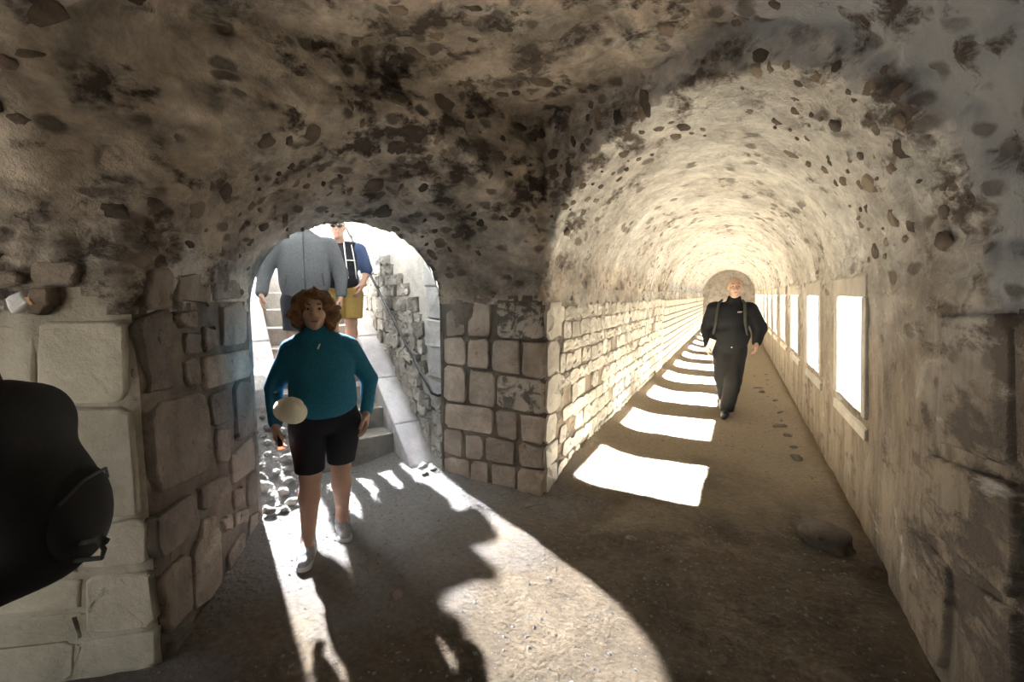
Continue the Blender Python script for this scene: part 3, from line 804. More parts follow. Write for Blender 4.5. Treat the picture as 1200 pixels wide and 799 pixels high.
portal((_pb[0], _pb[1], 1.4), (*g_dir, 0), 2.75, 2.8)
portal(st(2.4, -.02, ZTOP + .02), (0, 0, -1), 1.5, 4.6)
# rubble stones of the handrail wall
MR = plane_frame(st(0, WRs, 0)[:2], AX, -BX)
sgn = 1 if (Vector((AX[0], AX[1], 0)).dot(MR.col[0].to_3d()) > 0) else -1
rub = [block_mesh('stone', rounded_outline([(-.5, -.5), (.5, -.5), (.5, .5), (-.5, .5)], 12, .22, .06), -.06, .036, .020, M_RUBBLE, .45) for _ in range(12)]
z = .02; rc = 0
while z < 2.25:
    hh = random.uniform(.085, .15); s = random.uniform(.0, .1)
    while s < 3.3:
        ln = random.uniform(.09, .22)
        zb = ramp_z(s + ln / 2) if s > .3 else 0
        upper = 1.75 if s < .4 else 1.55 + .25 * s
        dressed = s < .42 and z > .55
        if z > zb - .06 and z < min(upper, zb + 1.05) and not dressed:
            o = link('stone', rub[rng.integers(12)], SWR)
            o.matrix_world = MR @ Matrix.Translation((sgn * (s + ln / 2), z + hh / 2 + random.uniform(-.015, .015), random.uniform(-.015, .012))) @ Matrix.Rotation(random.uniform(-.15, .15), 4, 'Z') @ Matrix.Diagonal((ln * 1.08, hh * 1.06, random.uniform(.7, 1.3), 1)); rc += 1
        s += ln
    z += hh
dz = .58
for i in range(5):
    h2 = [.22, .26, .24, .28, .2][i]; ln = [.40, .30, .40, .34, .40][i]
    me = block_mesh('stone', rounded_outline([(-.5 * ln, -.5 * h2), (.5 * ln, -.5 * h2), (.5 * ln, .5 * h2), (-.5 * ln, .5 * h2)], 12, .12, .006), -.05, .03, .012, M_COPE)
    o = link('stone', me, SWR); o.matrix_world = MR @ Matrix.Translation((sgn * (ln / 2 + .02), dz + h2 / 2, 0)); dz += h2 + .012
# handrail
hr = empty('handrail', st(0.05, WRs - .105, .66), 0, 'thin black iron handrail fixed to the rough stair wall', 'handrail')
bpy.context.view_layer.update()
def rel(o, pts): i = o.matrix_world.inverted(); return [i @ Vector(p) for p in pts]
hp = [st(-.0, WRs - .03, .70), st(.06, WRs - .075, .685), st(.10, WRs - .105, .70), st(.30, WRs - .105, .83), st(2.60, WRs - .105, 2.44), st(3.5, WRs - .105, 3.05)]
mesh_obj('rail', *tube_mesh(rel(hr, hp), .013), M_IRON, hr)
for s, z in ((.75, 1.145), (1.75, 1.845), (2.45, 2.335)):
    mesh_obj('bracket', *tube_mesh(rel(hr, [st(s, WRs + .02, z + .0), st(s, WRs - .05, z - .07), st(s, WRs - .105, z - .0)]), .007, 6), M_IRON, hr)

def earth_bank():
    V, F = [], []; n1, n2 = 40, 16
    for j in range(n2 + 1):
        for i in range(n1 + 1):
            s_ = -.02 + 1.22 * i / n1; u = WLs + (UL + .02 - WLs) * j / n2
            z = max(-.05, .02 + .58 * max(0, s_ - .12) * (1 - .18 * j / n2)) + .035 * fn((s_ * 4, u * 4, 0), 2.0) + .02 * fn((s_, u, 0), 17)
            V.append(st(s_, u, z))
    F = [(j * (n1 + 1) + i, j * (n1 + 1) + i + 1, (j + 1) * (n1 + 1) + i + 1, (j + 1) * (n1 + 1) + i) for j in range(n2) for i in range(n1)]
    mesh_obj('earth_bank', V, F, M_FLOOR, FLOOR)
earth_bank()
# ------------------------------------------------------------------ loose stones and gravel on the floor
def rock(name, p, size, seed, mat, label, cat='stone', parent=None, group=None):
    bm = bmesh.new(); bmesh.ops.create_icosphere(bm, subdivisions=3 if max(size) < .2 else 4, radius=.5)
    for v in bm.verts:
        c_ = noise.voronoi(v.co * 2.2 + Vector((seed, seed, 0)))[0]
        d = 1 + .35 * noise.noise(v.co * 1.6 + Vector((seed, 0, 0))) + .18 * noise.noise(v.co * 4 + Vector((0, seed, 0))) + .35 * (min(.6, c_[1] - c_[0]) - .25)
        v.co = v.co * d; v.co.x *= size[0]; v.co.y *= size[1]; v.co.z = max(v.co.z, -.3) * size[2]
    mz = min(v.co.z for v in bm.verts)
    for v in bm.verts: v.co.z -= mz
    o = bm_obj(name, bm, mat, None, smooth=True, label=label, cat=cat, group=group)
    o.location = (p[0], p[1], floor_h(p[0], p[1]) - .01); o.rotation_euler = (0, 0, seed)
    return o
p = ground(968, 640)
rock('boulder', p, (.40, .24, .17), 2.2, M_DARK, 'dark rough boulder lying at the foot of the window wall')
p = ground(948, 612)
rock('flat_stone', p, (.16, .10, .05), 5.1, M_MORTAR, 'small flat stone beside the dark boulder')
for i in range(16):
    yy = 4.6 + i * .36 + random.uniform(-.1, .1); sz = .03 + .07 * random.random() ** 2
    rock('loose_stone', (.60 - .22 * random.random() ** 2, yy), (sz * random.uniform(1.1, 2.0), sz, sz * random.uniform(.5, .8)), i * 1.7, M_MORTAR, 'loose dark stone along the base of the window wall', group='loose stones below the windows')
for i, (px, py, s) in enumerate([(680, 565, .05), (690, 572, .04), (620, 592, .06), (740, 632, .05), (466, 697, .05)]):
    p = ground(px, py)
    rock('pebble', p, (s * 1.4, s, s * .6), i * 2.1, M_JAMB, 'small pebble on the earth floor', group='pebbles on the earth floor')
spots = []
tries = 0
while len(spots) < 46 and tries < 4000:
    tries += 1
    left = random.random() < .74
    s_ = random.uniform(.0, 1.05) if left else random.uniform(.02, .34); u = random.uniform(WLs + .08, UL - .06) if left else random.uniform(.52, .68)
    sz = .035 + .07 * random.random() ** 1.6
    if all(math.hypot(s_ - a, u - b2) > (sz + c) * .72 for a, b2, c in spots): spots.append((s_, u, sz))
for i, (s_, u, sz) in enumerate(spots):
    q = st(s_, u, 0)
    o = rock('rubble_stone', q, (sz * 1.3, sz, sz * .8), i * 1.3, M_RUBBLE, 'pale rubble stone on the earth bank beside the steps' if u < 0 else 'pale rubble stone under the handrail wall', group='rubble on the bank beside the steps' if u < 0 else 'rubble under the handrail wall')
    if u < 0: o.location.z = max(o.location.z, .02 + .52 * max(0, s_ - .12) + .01)
def gravel():
    V, F = [], []
    base = [(1, 0, 0), (-1, 0, 0), (0, 1, 0), (0, -1, 0), (0, 0, 1), (0, 0, -1)]
    fs = [(0, 2, 4), (2, 1, 4), (1, 3, 4), (3, 0, 4), (2, 0, 5), (1, 2, 5), (3, 1, 5), (0, 3, 5)]
    n = 0
    while n < 9000:
        x, y = rng.uniform(-3.6, .75), rng.uniform(.2, 9)
        if x < XL + .02 and y > 3.1 and not ((x - O2[0]) * AX[0] + (y - O2[1]) * AX[1] > 0 and abs((x - O2[0]) * BX[0] + (y - O2[1]) * BX[1]) < .72): continue
        s = .003 + .010 * rng.random() ** 3; o = len(V); z = floor_h(x, y)
        for bq in base: V.append((x + bq[0] * s * rng.uniform(.7, 1.4), y + bq[1] * s * rng.uniform(.7, 1.4), z + bq[2] * s * .7))
        F += [tuple(i + o for i in t) for t in fs]; n += 1
    return mesh_obj('gravel', V, F, M_RUBBLE, FLOOR, smooth=False, kind='stuff')
gravel()

# ------------------------------------------------------------------ people
def sdf_mesh(prims, h, clips=(), k=.03, wob=0.0, wscale=14.0):
    lo = np.full(3, 9.0); hi = np.full(3, -9.0); m = .05
    bbs = []
    for pr in prims:
        if pr[0] in ('c', 'C'):
            a, b2 = np.array(pr[1], float), np.array(pr[2], float); r = max(pr[3], pr[4])
            bl, bh = np.minimum(a, b2) - r, np.maximum(a, b2) + r
        else:
            c, r3 = np.array(pr[1], float), np.array(pr[2], float)
            if len(pr) > 3 and isinstance(pr[3], tuple): r3 = np.full(3, r3.max())
            bl, bh = c - r3, c + r3
        bbs.append((bl - m, bh + m))
        if pr[0] in ('c', 'e'): lo = np.minimum(lo, bl); hi = np.maximum(hi, bh)
    lo -= .02; hi += .02
    n = np.ceil((hi - lo) / h).astype(int) + 2
    f = np.full(tuple(n), .06, np.float32)
    ax = [lo[i] + h * np.arange(n[i]) for i in range(3)]
    for pr, (bl, bh) in zip(prims, bbs):
        i0 = np.maximum(((bl - lo) / h).astype(int), 0); i1 = np.minimum(((bh - lo) / h).astype(int) + 2, n)
        if (i1 <= i0).any(): continue
        X, Y, Z = np.meshgrid(ax[0][i0[0]:i1[0]], ax[1][i0[1]:i1[1]], ax[2][i0[2]:i1[2]], indexing='ij', sparse=True)
        sl = tuple(slice(i0[i], i1[i]) for i in range(3))
        if pr[0] in ('c', 'C'):
            a, b2 = np.array(pr[1], float), np.array(pr[2], float); ab = b2 - a
            t = np.clip(((X - a[0]) * ab[0] + (Y - a[1]) * ab[1] + (Z - a[2]) * ab[2]) / max(ab @ ab, 1e-9), 0, 1)
            d = np.sqrt((X - a[0] - t * ab[0]) ** 2 + (Y - a[1] - t * ab[1]) ** 2 + (Z - a[2] - t * ab[2]) ** 2) - (pr[3] + t * (pr[4] - pr[3]))
            kk = pr[5] if len(pr) > 5 else k
        else:
            c, r3 = pr[1], pr[2]; P = [X - c[0], Y - c[1], Z - c[2]]
            if len(pr) > 3 and isinstance(pr[3], tuple):
                R3 = np.array(Matrix.Rotation(pr[3][1], 3, pr[3][0]).transposed())
                P = [R3[i][0] * P[0] + R3[i][1] * P[1] + R3[i][2] * P[2] for i in range(3)]
            k0 = np.sqrt(sum((P[i] / r3[i]) ** 2 for i in range(3))); k1 = np.sqrt(sum((P[i] / r3[i] ** 2) ** 2 for i in range(3)))
            d = k0 * (k0 - 1) / np.maximum(k1, 1e-6)
            kk = pr[4] if len(pr) > 4 else k
        if pr[0] in ('c', 'e'): f[sl] = smin(f[sl], d, kk)
        else: f[sl] = -smin(-f[sl], d, min(kk, .02))
    if clips:
        X, Y, Z = np.meshgrid(*ax, indexing='ij', sparse=True)
        for (nx, ny, nz, off) in clips:            # keeps n.p < off
            f = np.maximum(f, nx * X + ny * Y + nz * Z - off)
    V, Fq = surface_nets(f, lo, h)
    if wob:
        V = np.array([np.array(v) + wob * np.array(noise.noise_vector(Vector(v) * wscale)) for v in V])
    return V, Fq
def part(name, parent, mat, prims, h=.008, clips=(), k=.03, wob=0.0, wscale=14.0, label=None, fix=None):
    V, Fq = sdf_mesh(prims, h, clips, k, wob, wscale)
    o = mesh_obj(name, V, Fq, mat, parent, label=label)
    return o
def sub(p, q): return tuple(a + b for a, b in zip(p, q))
def head_prims(c, s=1.0, ang=0.0):
    ca, sa = math.cos(ang), math.sin(ang)
    def T(x, y, z): x, y, z = x * s, y * s, z * s; return (c[0] + ca * x - sa * y, c[1] + sa * x + ca * y, c[2] + z)
    R = lambda *r: tuple(v * s for v in r)
    P = [('e', T(0, .018, .032), R(.075, .096, .088)), ('e', T(0, -.018, -.045), R(.058, .070, .070)), ('e', T(0, -.066, -.096), R(.024, .020, .018)),
         ('e', T(.036, -.058, -.022), R(.028, .028, .030)), ('e', T(-.036, -.058, -.022), R(.028, .028, .030)), ('c', T(-.038, -.076, .036), T(.038, -.076, .036), .012 * s, .012 * s),
         ('C', T(.032, -.104, .012), T(.030, -.103, .012), .017 * s, .017 * s), ('C', T(-.032, -.104, .012), T(-.030, -.103, .012), .017 * s, .017 * s),
         ('c', T(0, -.084, .022), T(0, -.108, -.022), .009 * s, .014 * s, .012), ('c', T(-.013, -.092, -.026), T(.013, -.092, -.026), .009 * s, .009 * s, .012),
         ('c', T(-.020, -.083, -.058), T(.020, -.083, -.058), .008 * s, .008 * s, .012), ('c', T(-.015, -.080, -.068), T(.015, -.080, -.068), .009 * s, .009 * s, .010),
         ('e', T(.077, .012, -.004), R(.011, .020, .031)), ('e', T(-.077, .012, -.004), R(.011, .020, .031))]
    return P, T
def hand_prims(w, d, pn, side, curl=.5, s=1.0):
    # w wrist, d unit direction to the fingers, pn palm normal (faces the thigh), side: direction from little finger to index finger
    w = Vector(w); d = Vector(d).normalized(); pn = Vector(pn); pn = (pn - d * pn.dot(d)).normalized(); q = Vector(side); q = (q - d * q.dot(d) - pn * q.dot(pn)).normalized()
    t = lambda v: tuple(v)
    P = []
    kn = w + d * .085 * s
    for i, off in enumerate((-.030, -.010, .011, .031)):
        P.append(('c', t(w + d * .012 * s + q * off * .55 * s), t(kn + q * off * s), .017 * s, .0125 * s, .02))
    for off, L in ((-.031, .062), (-.010, .078), (.011, .084), (.032, .074)):
        p = kn + q * off * s; dd = d.copy(); L *= s
        for j, (fr, r) in enumerate(((.45, .0100), (.30, .0092), (.25, .0082))):
            ang = curl * (.55 + .45 * j)
            dd = (dd * math.cos(ang) + pn * math.sin(ang)).normalized()
            e = p + dd * L * fr
            P.append(('c', t(p), t(e), r * s, r * .92 * s, .006)); p = e
    p = w + d * .02 * s + q * .026 * s
    for dd, L, r in (((d * .62 + q * .62 + pn * .35), .042, .0135), ((d * .85 + q * .28 + pn * .42), .034, .0115), ((d * .9 + pn * .5), .026, .010)):
        e = p + dd.normalized() * L * s; P.append(('c', t(p), t(e), r * s, r * .9 * s, .008)); p = e
    return P
def shoe_prims(h, toe, w=.045):
    # h heel centre on the ground, toe tip on the ground
    h = Vector(h); toe = Vector(toe); d = (toe - h).normalized(); mid = h.lerp(toe, .55); t = tuple
    return [('c', t(h + Vector((0, 0, .045)) + d * .01), t(mid + Vector((0, 0, .042))), .042, .046), ('c', t(mid + Vector((0, 0, .036))), t(toe + Vector((0, 0, .030)) - d * .035), .045, .034),
            ('c', t(h + Vector((0, 0, .06)) + d * .02), t(h + Vector((0, 0, .095)) + d * .015), .045, .044)]
def sole_prims(h, toe):
    h = Vector(h); toe = Vector(toe); d = (toe - h).normalized(); t = tuple
    return [('c', t(h + Vector((0, 0, .012)) + d * .0), t(toe + Vector((0, 0, .012)) - d * .04), .048, .043)]
def eyes(root, T, s=1.0):
    for sx in (-1, 1):
        bm = bmesh.new(); bmesh.ops.create_uvsphere(bm, u_segments=12, v_segments=8, radius=.0115 * s)
        e = bm_obj('eye', bm, M_EYEW, root, smooth=True); e.location = T(sx * .031, -.0755, .012)
        bm = bmesh.new(); bmesh.ops.create_uvsphere(bm, u_segments=10, v_segments=6, radius=.0072 * s)
        i = bm_obj('iris', bm, M_EYED, e, smooth=True); i.location = (0, -.0066 * s, 0)
        b = tube_mesh([T(sx * .017, -.091, .037), T(sx * .033, -.089, .041), T(sx * .050, -.076, .034)], .0032 * s, 6)
        mesh_obj('eyebrow', *b, M_HAIRD, root)
    mesh_obj('lips', *tube_mesh([T(-.022, -.085, -.062), T(-.010, -.091, -.0615), T(.010, -.091, -.0615), T(.022, -.085, -.062)], [.003 * s, .007 * s, .007 * s, .003 * s], 8), M_LIP, root)

def person(loc, rotz, label):
    e = empty('person', loc, rotz, label, 'person'); bpy.context.view_layer.update(); return e

# --- woman in the teal fleece, walking out of the passage
wb = ground(386, 633); wrot = math.atan2(-wb[0], wb[1])
wm = person((wb[0], wb[1], 0.0), wrot, 'curly-haired woman in teal fleece and dark knee shorts walking off the stairs')
HC = (-.03, -.02, 1.455)
hp_, T = head_prims(HC, .98)
lf, rf = (-.115, -.13), (.085, .10)          # foot positions
body = hp_ + [('c', (-.02, .01, 1.28), (-.03, .0, 1.40), .052, .050), ('e', (0, 0, 1.12), (.17, .11, .17)), ('e', (0, .01, .88), (.17, .12, .16)), ('c', (-.12, 0, 1.24), (.12, 0, 1.24), .05, .05),
    ('c', (-.15, 0, 1.22), (-.265, .03, 1.0), .048, .040), ('c', (-.265, .03, 1.0), (-.26, -.05, .80), .038, .027), ('c', (.15, 0, 1.22), (.275, .04, 1.01), .048, .040), ('c', (.275, .04, 1.01), (.243, -.04, .82), .038, .027),
    ('c', (-.09, 0, .80), (-.09, -.075, .47), .09, .060), ('c', (.10, 0, .80), (.085, .03, .47), .09, .060),
    ('c', (-.09, -.07, .47), (-.10, -.065, .34), .056, .060), ('c', (-.10, -.065, .34), (lf[0], lf[1] + .02, .10), .060, .036), ('c', (.085, .03, .47), (.088, .06, .34), .056, .060), ('c', (.088, .06, .34), (rf[0], rf[1] + .02, .10), .060, .036),
    ('c', (lf[0], lf[1] + .02, .10), (lf[0] - .02, lf[1] - .10, .04), .034, .028), ('c', (rf[0], rf[1] + .02, .10), (rf[0] + .01, rf[1] - .10, .04), .034, .028)]
body += hand_prims((-.26, -.05, .80), (-.02, -.25, -1), (1, 0, -.1), (0, -1, 0), .75) + hand_prims((.243, -.04, .82), (-.05, -.2, -1), (-1, 0, 0), (0, -1, 0), .45)
part('body', wm, M_SKIN, body, .0075, k=.025)
eyes(wm, T, .98)
part('fleece', wm, M_TEAL, [('e', (0, -.005, 1.14), (.19, .140, .17)), ('e', (0, -.05, 1.12), (.165, .115, .10)), ('e', (0, -.03, .99), (.190, .165, .17)), ('e', (0, -.02, .90), (.192, .160, .12)), ('c', (-.115, .005, 1.245), (.115, .005, 1.245), .066, .066), ('e', (-.02, .01, 1.285), (.115, .075, .055)),
    ('c', (-.155, 0, 1.225), (-.268, .03, 1.0), .070, .054, .022), ('c', (-.268, .03, 1.0), (-.262, -.045, .805), .053, .040, .010), ('c', (.155, 0, 1.225), (.278, .04, 1.01), .070, .054, .022), ('c', (.278, .04, 1.01), (.246, -.035, .825), .053, .040, .010),
    ('c', (-.02, .005, 1.30), (-.025, -.005, 1.365), .072, .062), ('C', (-.26, -.02, .975), (.26, -.05, 1.03), .006, .006)],
    .009, [(0, 0, -1, -.775), (0, 0, 1, 1.375)], .035, .006, 9)
part('shorts', wm, M_NAVYSH, [('e', (0, .0, .83), (.195, .145, .14)), ('c', (-.095, 0, .76), (-.092, -.07, .49), .112, .082), ('c', (.105, 0, .76), (.088, .028, .49), .112, .082)], .009, [(0, 0, -1, -.495), (0, 0, 1, .93)], .02, .004, 10)
hairp = [('e', sub(HC, (0, .02, .035)), (.112, .118, .100)), ('e', sub(HC, (.085, .015, -.035)), (.058, .075, .085)), ('e', sub(HC, (-.085, .015, -.035)), (.058, .075, .085)), ('e', sub(HC, (0, .065, -.05)), (.10, .06, .09)),
         ('E', sub(HC, (0, -.105, -.035)), (.060, .075, .105))]
part('hair', wm, M_HAIR, hairp, .008, (), .03, .028, 26)
for f, t in ((lf, (lf[0] - .03, lf[1] - .16)), (rf, (rf[0] + .01, rf[1] - .16))):
    hl = (f[0], f[1] + .045, 0); to = (t[0], t[1] - .02, 0)
    sh = part('shoe', wm, M_SHOEG, shoe_prims(hl, to), .006, [(0, 0, -1, -.006), (0, 0, 1, .125)], .02)
    part('sole', sh, M_SHOEW, sole_prims(hl, to), .006, [(0, 0, -1, -.002), (0, 0, 1, .034)], .02)
zp = tube_mesh([(-.018, -.168, 1.24), (-.005, -.164, 1.27)], .0045, 6); mesh_obj('zip_pull', *zp, M_WHITE, wm, label='small white zip pull')
# things she carries
Mw = wm.matrix_world
def at(o, p): return tuple(o.matrix_world @ Vector(p))
tl = empty('torch', at(wm, (-.238, -.115, .70)), wrot, 'small black torch with a glowing red end held in a hand', 'torch')
mesh_obj('torch_body', *tube_mesh([(0, .01, .055), (0, 0, -.02)], .013, 10), M_IRON, tl)
mesh_obj('lens', *tube_mesh([(0, 0, -.02), (0, -.002, -.034)], .013, 10), M_RED, tl)
ht = empty('sun_hat', at(wm, (-.165, -.225, .92)), wrot, 'cream cloth sun hat hanging at the hip of the teal fleece', 'hat')
def hat():
    V, F = [], []; n = 28; prof = [(.001, .055), (.045, .052), (.062, .035), (.068, .0), (.085, -.008), (.105, -.016), (.103, -.019), (.066, -.006), (.056, .03), (.001, .048)]
    for r, z in prof:
        for i in range(n):
            a = 2 * math.pi * i / n; V.append((r * math.cos(a), r * math.sin(a), z + .004 * math.sin(3 * a)))
    for j in range(len(prof) - 1):
        for i in range(n): F.append((j * n + i, j * n + (i + 1) % n, (j + 1) * n + (i + 1) % n, (j + 1) * n + i))
    return V, F
V, F = hat()
Rm = Matrix.Rotation(math.radians(24), 3, 'Y') @ Matrix.Rotation(math.radians(38), 3, 'X') @ Matrix.Diagonal((.85, .85, 1.15))
mesh_obj('hat_crown', [tuple(Rm @ Vector(v)) for v in V], F, M_HAT, ht)

# --- man in the grey fleece on the stairs
def step_top(s): return RISE0 + RISE * int((s - S0) / RUN)
sA = 1.30
pA = st(sA, -.09, step_top(sA)); rA = math.atan2(-pA[0], pA[1])
ma = person(pA, rA, 'broad man in zipped grey fleece and navy shorts coming down the stairs')
HC = (0, -.02, 1.66); hp_, T = head_prims(HC, 1.02)
dn = -RISE      # his front foot is one tread lower
body = hp_ + [('c', (0, .01, 1.45), (0, .0, 1.58), .060, .056), ('e', (0, 0, 1.25), (.18, .12, .2)), ('e', (0, .01, .96), (.17, .13, .16)), ('c', (-.18, 0, 1.41), (.18, 0, 1.41), .05, .05),
    ('c', (-.23, 0, 1.39), (-.33, .02, 1.13), .052, .045), ('c', (-.33, .02, 1.13), (-.365, -.10, .93), .043, .030), ('c', (.23, 0, 1.39), (.315, .03, 1.13), .052, .045), ('c', (.315, .03, 1.13), (.31, -.07, .90), .043, .030),
    ('c', (-.10, 0, .90), (-.11, -.10, .50), .10, .062), ('c', (.10, 0, .90), (.10, .0, .50), .10, .062), ('c', (-.11, -.10, .50), (-.11, -.08, .36), .058, .062), ('c', (-.11, -.08, .36), (-.11, -.12, .09 + dn * .0), .062, .038),
    ('c', (.10, 0, .50), (.10, .03, .36), .058, .062), ('c', (.10, .03, .36), (.10, .07, .09), .062, .038), ('c', (-.11, -.12, .09), (-.12, -.24, .04), .036, .030), ('c', (.10, .07, .09), (.11, -.05, .04), .036, .030)]
body += hand_prims((-.365, -.10, .93), (-.02, -.25, -1), (1, -.1, 0), (0, -1, 0), .4, 1.05) + hand_prims((.31, -.07, .90), (-.05, -.2, -1), (-1, 0, 0), (0, -1, 0), .45, 1.05)
part('body', ma, M_SKIN2, body, .008, k=.025)
eyes(ma, T, 1.02)
part('fleece_jacket', ma, M_GREYF, [('e', (0, -.01, 1.26), (.225, .155, .26), (('X'), 0.0), .06), ('e', (0, -.02, 1.06), (.225, .172, .30), (('X'), 0.0), .06), ('c', (-.16, .005, 1.405), (.16, .005, 1.405), .070, .070), ('e', (0, .01, 1.46), (.13, .085, .06)),
    ('c', (-.225, 0, 1.395), (-.34, .02, 1.13), .080, .070), ('c', (-.34, .02, 1.13), (-.366, -.095, .94), .068, .050), ('c', (.225, 0, 1.395), (.325, .03, 1.13), .080, .070), ('c', (.325, .03, 1.13), (.312, -.065, .91), .068, .050), ('c', (0, .005, 1.46), (0, -.005, 1.52), .080, .072)],
    .010, [(0, 0, -1, -.89), (0, 0, 1, 1.525)], .035, .010, 6)
part('shorts', ma, M_NAVY, [('e', (0, 0, .92), (.20, .155, .14)), ('c', (-.10, 0, .86), (-.112, -.085, .58), .125, .098), ('c', (.11, 0, .86), (.105, .0, .58), .125, .098)], .010, [(0, 0, -1, -.585), (0, 0, 1, .98)], .02, .005, 8)
part('hair', ma, M_HAIRD, [('e', sub(HC, (0, .032, .045)), (.080, .094, .082)), ('E', sub(HC, (0, -.10, -.01)), (.09, .09, .10))], .009, (), .02, .006, 40)
mesh_obj('zip', *tube_mesh([(0, -.085, 1.50), (0, -.150, 1.40), (0, -.170, 1.30), (0, -.190, 1.12), (0, -.190, 1.0), (0, -.172, .90)], .007, 6), M_STRAP, ma, label='dark front zip')
for sx in (-1, 1):
    mesh_obj('pocket_zip', *tube_mesh([(sx * .15, -.16, 1.12), (sx * .165, -.155, 1.0)], .005, 6), M_STRAP, ma)
for hl, to in (((-.11, -.09, 0), (-.13, -.33, 0)), ((.10, .10, 0), (.12, -.14, 0))):
    part('shoe', ma, M_SHOEB, shoe_prims(hl, to), .007, [(0, 0, -1, -.004), (0, 0, 1, .125)], .02)

# --- man in mustard shorts behind him
sB = 1.60
pB = st(sB, .32, step_top(sB)); rB = math.atan2(-pB[0], pB[1])
mb = person(pB, rB, 'man in mustard shorts and white-edged navy vest coming down behind'); mb.scale = (1.04, 1.04, 1.04)
HC = (-.02, -.10, 1.36); hp_, T = head_prims(HC, .96)
body = hp_ + [('c', (0, -.03, 1.20), (-.01, -.075, 1.30), .055, .052), ('e', (0, -.01, 1.02), (.16, .11, .18)), ('e', (0, .02, .78), (.15, .12, .14)), ('c', (-.15, -.02, 1.16), (.15, -.02, 1.16), .05, .05),
    ('c', (-.19, -.02, 1.15), (-.25, .02, .92), .05, .042), ('c', (-.25, .02, .92), (-.20, -.12, .76), .040, .028), ('c', (.19, -.02, 1.15), (.26, .03, .93), .05, .042), ('c', (.26, .03, .93), (.20, -.12, .80), .040, .028),
    ('c', (-.09, 0, .72), (-.09, -.10, .42), .09, .058), ('c', (.09, 0, .72), (.09, -.04, .42), .09, .058), ('c', (-.09, -.10, .42), (-.09, -.06, .30), .054, .058), ('c', (-.09, -.06, .30), (-.09, -.06, .08), .058, .036),
    ('c', (.09, -.04, .42), (.09, .0, .30), .054, .058), ('c', (.09, .0, .30), (.09, .03, .08), .058, .036), ('c', (-.09, -.06, .08), (-.09, -.17, .04), .034, .028), ('c', (.09, .03, .08), (.10, -.08, .04), .034, .028)]
body += hand_prims((-.20, -.12, .76), (.2, -.4, -1), (1, 0, 0), (0, -1, 0), .5) + hand_prims((.20, -.12, .80), (-.3, -.5, -.9), (-1, 0, 0), (0, -1, 0), .5)
part('body', mb, M_SKIN2, body, .009, k=.025)
eyes(mb, T, .96)
part('shirt', mb, M_BLUE, [('e', (0, -.015, 1.03), (.19, .135, .19)), ('e', (0, -.02, .85), (.185, .15, .14)), ('c', (-.15, -.015, 1.165), (.15, -.015, 1.165), .065, .065), ('c', (-.185, -.02, 1.15), (-.245, .015, .95), .075, .066), ('c', (.185, -.02, 1.15), (.255, .02, .96), .075, .066)],
     .011, [(0, 0, -1, -.76), (0, 0, 1, 1.235)], .03, .005, 8)
part('vest', mb, M_NAVY, [('e', (0, -.02, 1.04), (.198, .147, .19)), ('e', (0, -.025, .86), (.194, .162, .14)), ('c', (-.12, -.02, 1.175), (.12, -.02, 1.175), .070, .070)], .011, [(0, 0, -1, -.75), (0, 0, 1, 1.24), (1, 0, 0, .165), (-1, 0, 0, .165)], .03, .004, 8)
for pts in ([(.045, -.110, 1.22), (.05, -.158, 1.12), (.06, -.175, 1.0), (.075, -.185, .86)], [(.115, -.085, 1.20), (.13, -.125, 1.10), (.145, -.125, .98), (.15, -.125, .86)], [(.055, -.170, 1.04), (.10, -.165, 1.04), (.143, -.128, 1.04)]):
    mesh_obj('white_piping', *tube_mesh(pts, .006, 6), M_WHITE, mb)
part('shorts', mb, M_YELL, [('e', (0, .01, .76), (.185, .15, .13)), ('c', (-.095, 0, .70), (-.10, -.085, .47), .118, .102), ('c', (.10, 0, .70), (.10, -.03, .47), .118, .102)], .010, [(0, 0, -1, -.455), (0, 0, 1, .82)], .02, .007, 8)
part('hair', mb, M_HAIRD, [('e', sub(HC, (0, .030, .045)), (.076, .090, .078)), ('E', sub(HC, (0, -.10, -.01)), (.09, .09, .10))], .009, (), .02, .006, 40)
gl = [T(-.078, -.02, .014), T(-.068, -.088, .014), T(0, -.104, .016), T(.068, -.088, .014), T(.078, -.02, .014)]
sg = mesh_obj('sunglasses', *tube_mesh(gl, .004, 6), M_LENS, mb)
for sx in (-1, 1): mesh_obj('lens', *tube_mesh([T(sx * .014, -.104, .010), T(sx * .034, -.104, .008), T(sx * .056, -.098, .010)], [.014, .019, .014], 10), M_LENS, sg)
for hl, to in (((-.09, -.03, 0), (-.10, -.26, 0)), ((.09, .06, 0), (.10, -.17, 0))):
    part('shoe', mb, M_SHOEG, shoe_prims(hl, to), .008, [(0, 0, -1, -.004), (0, 0, 1, .12)], .02)

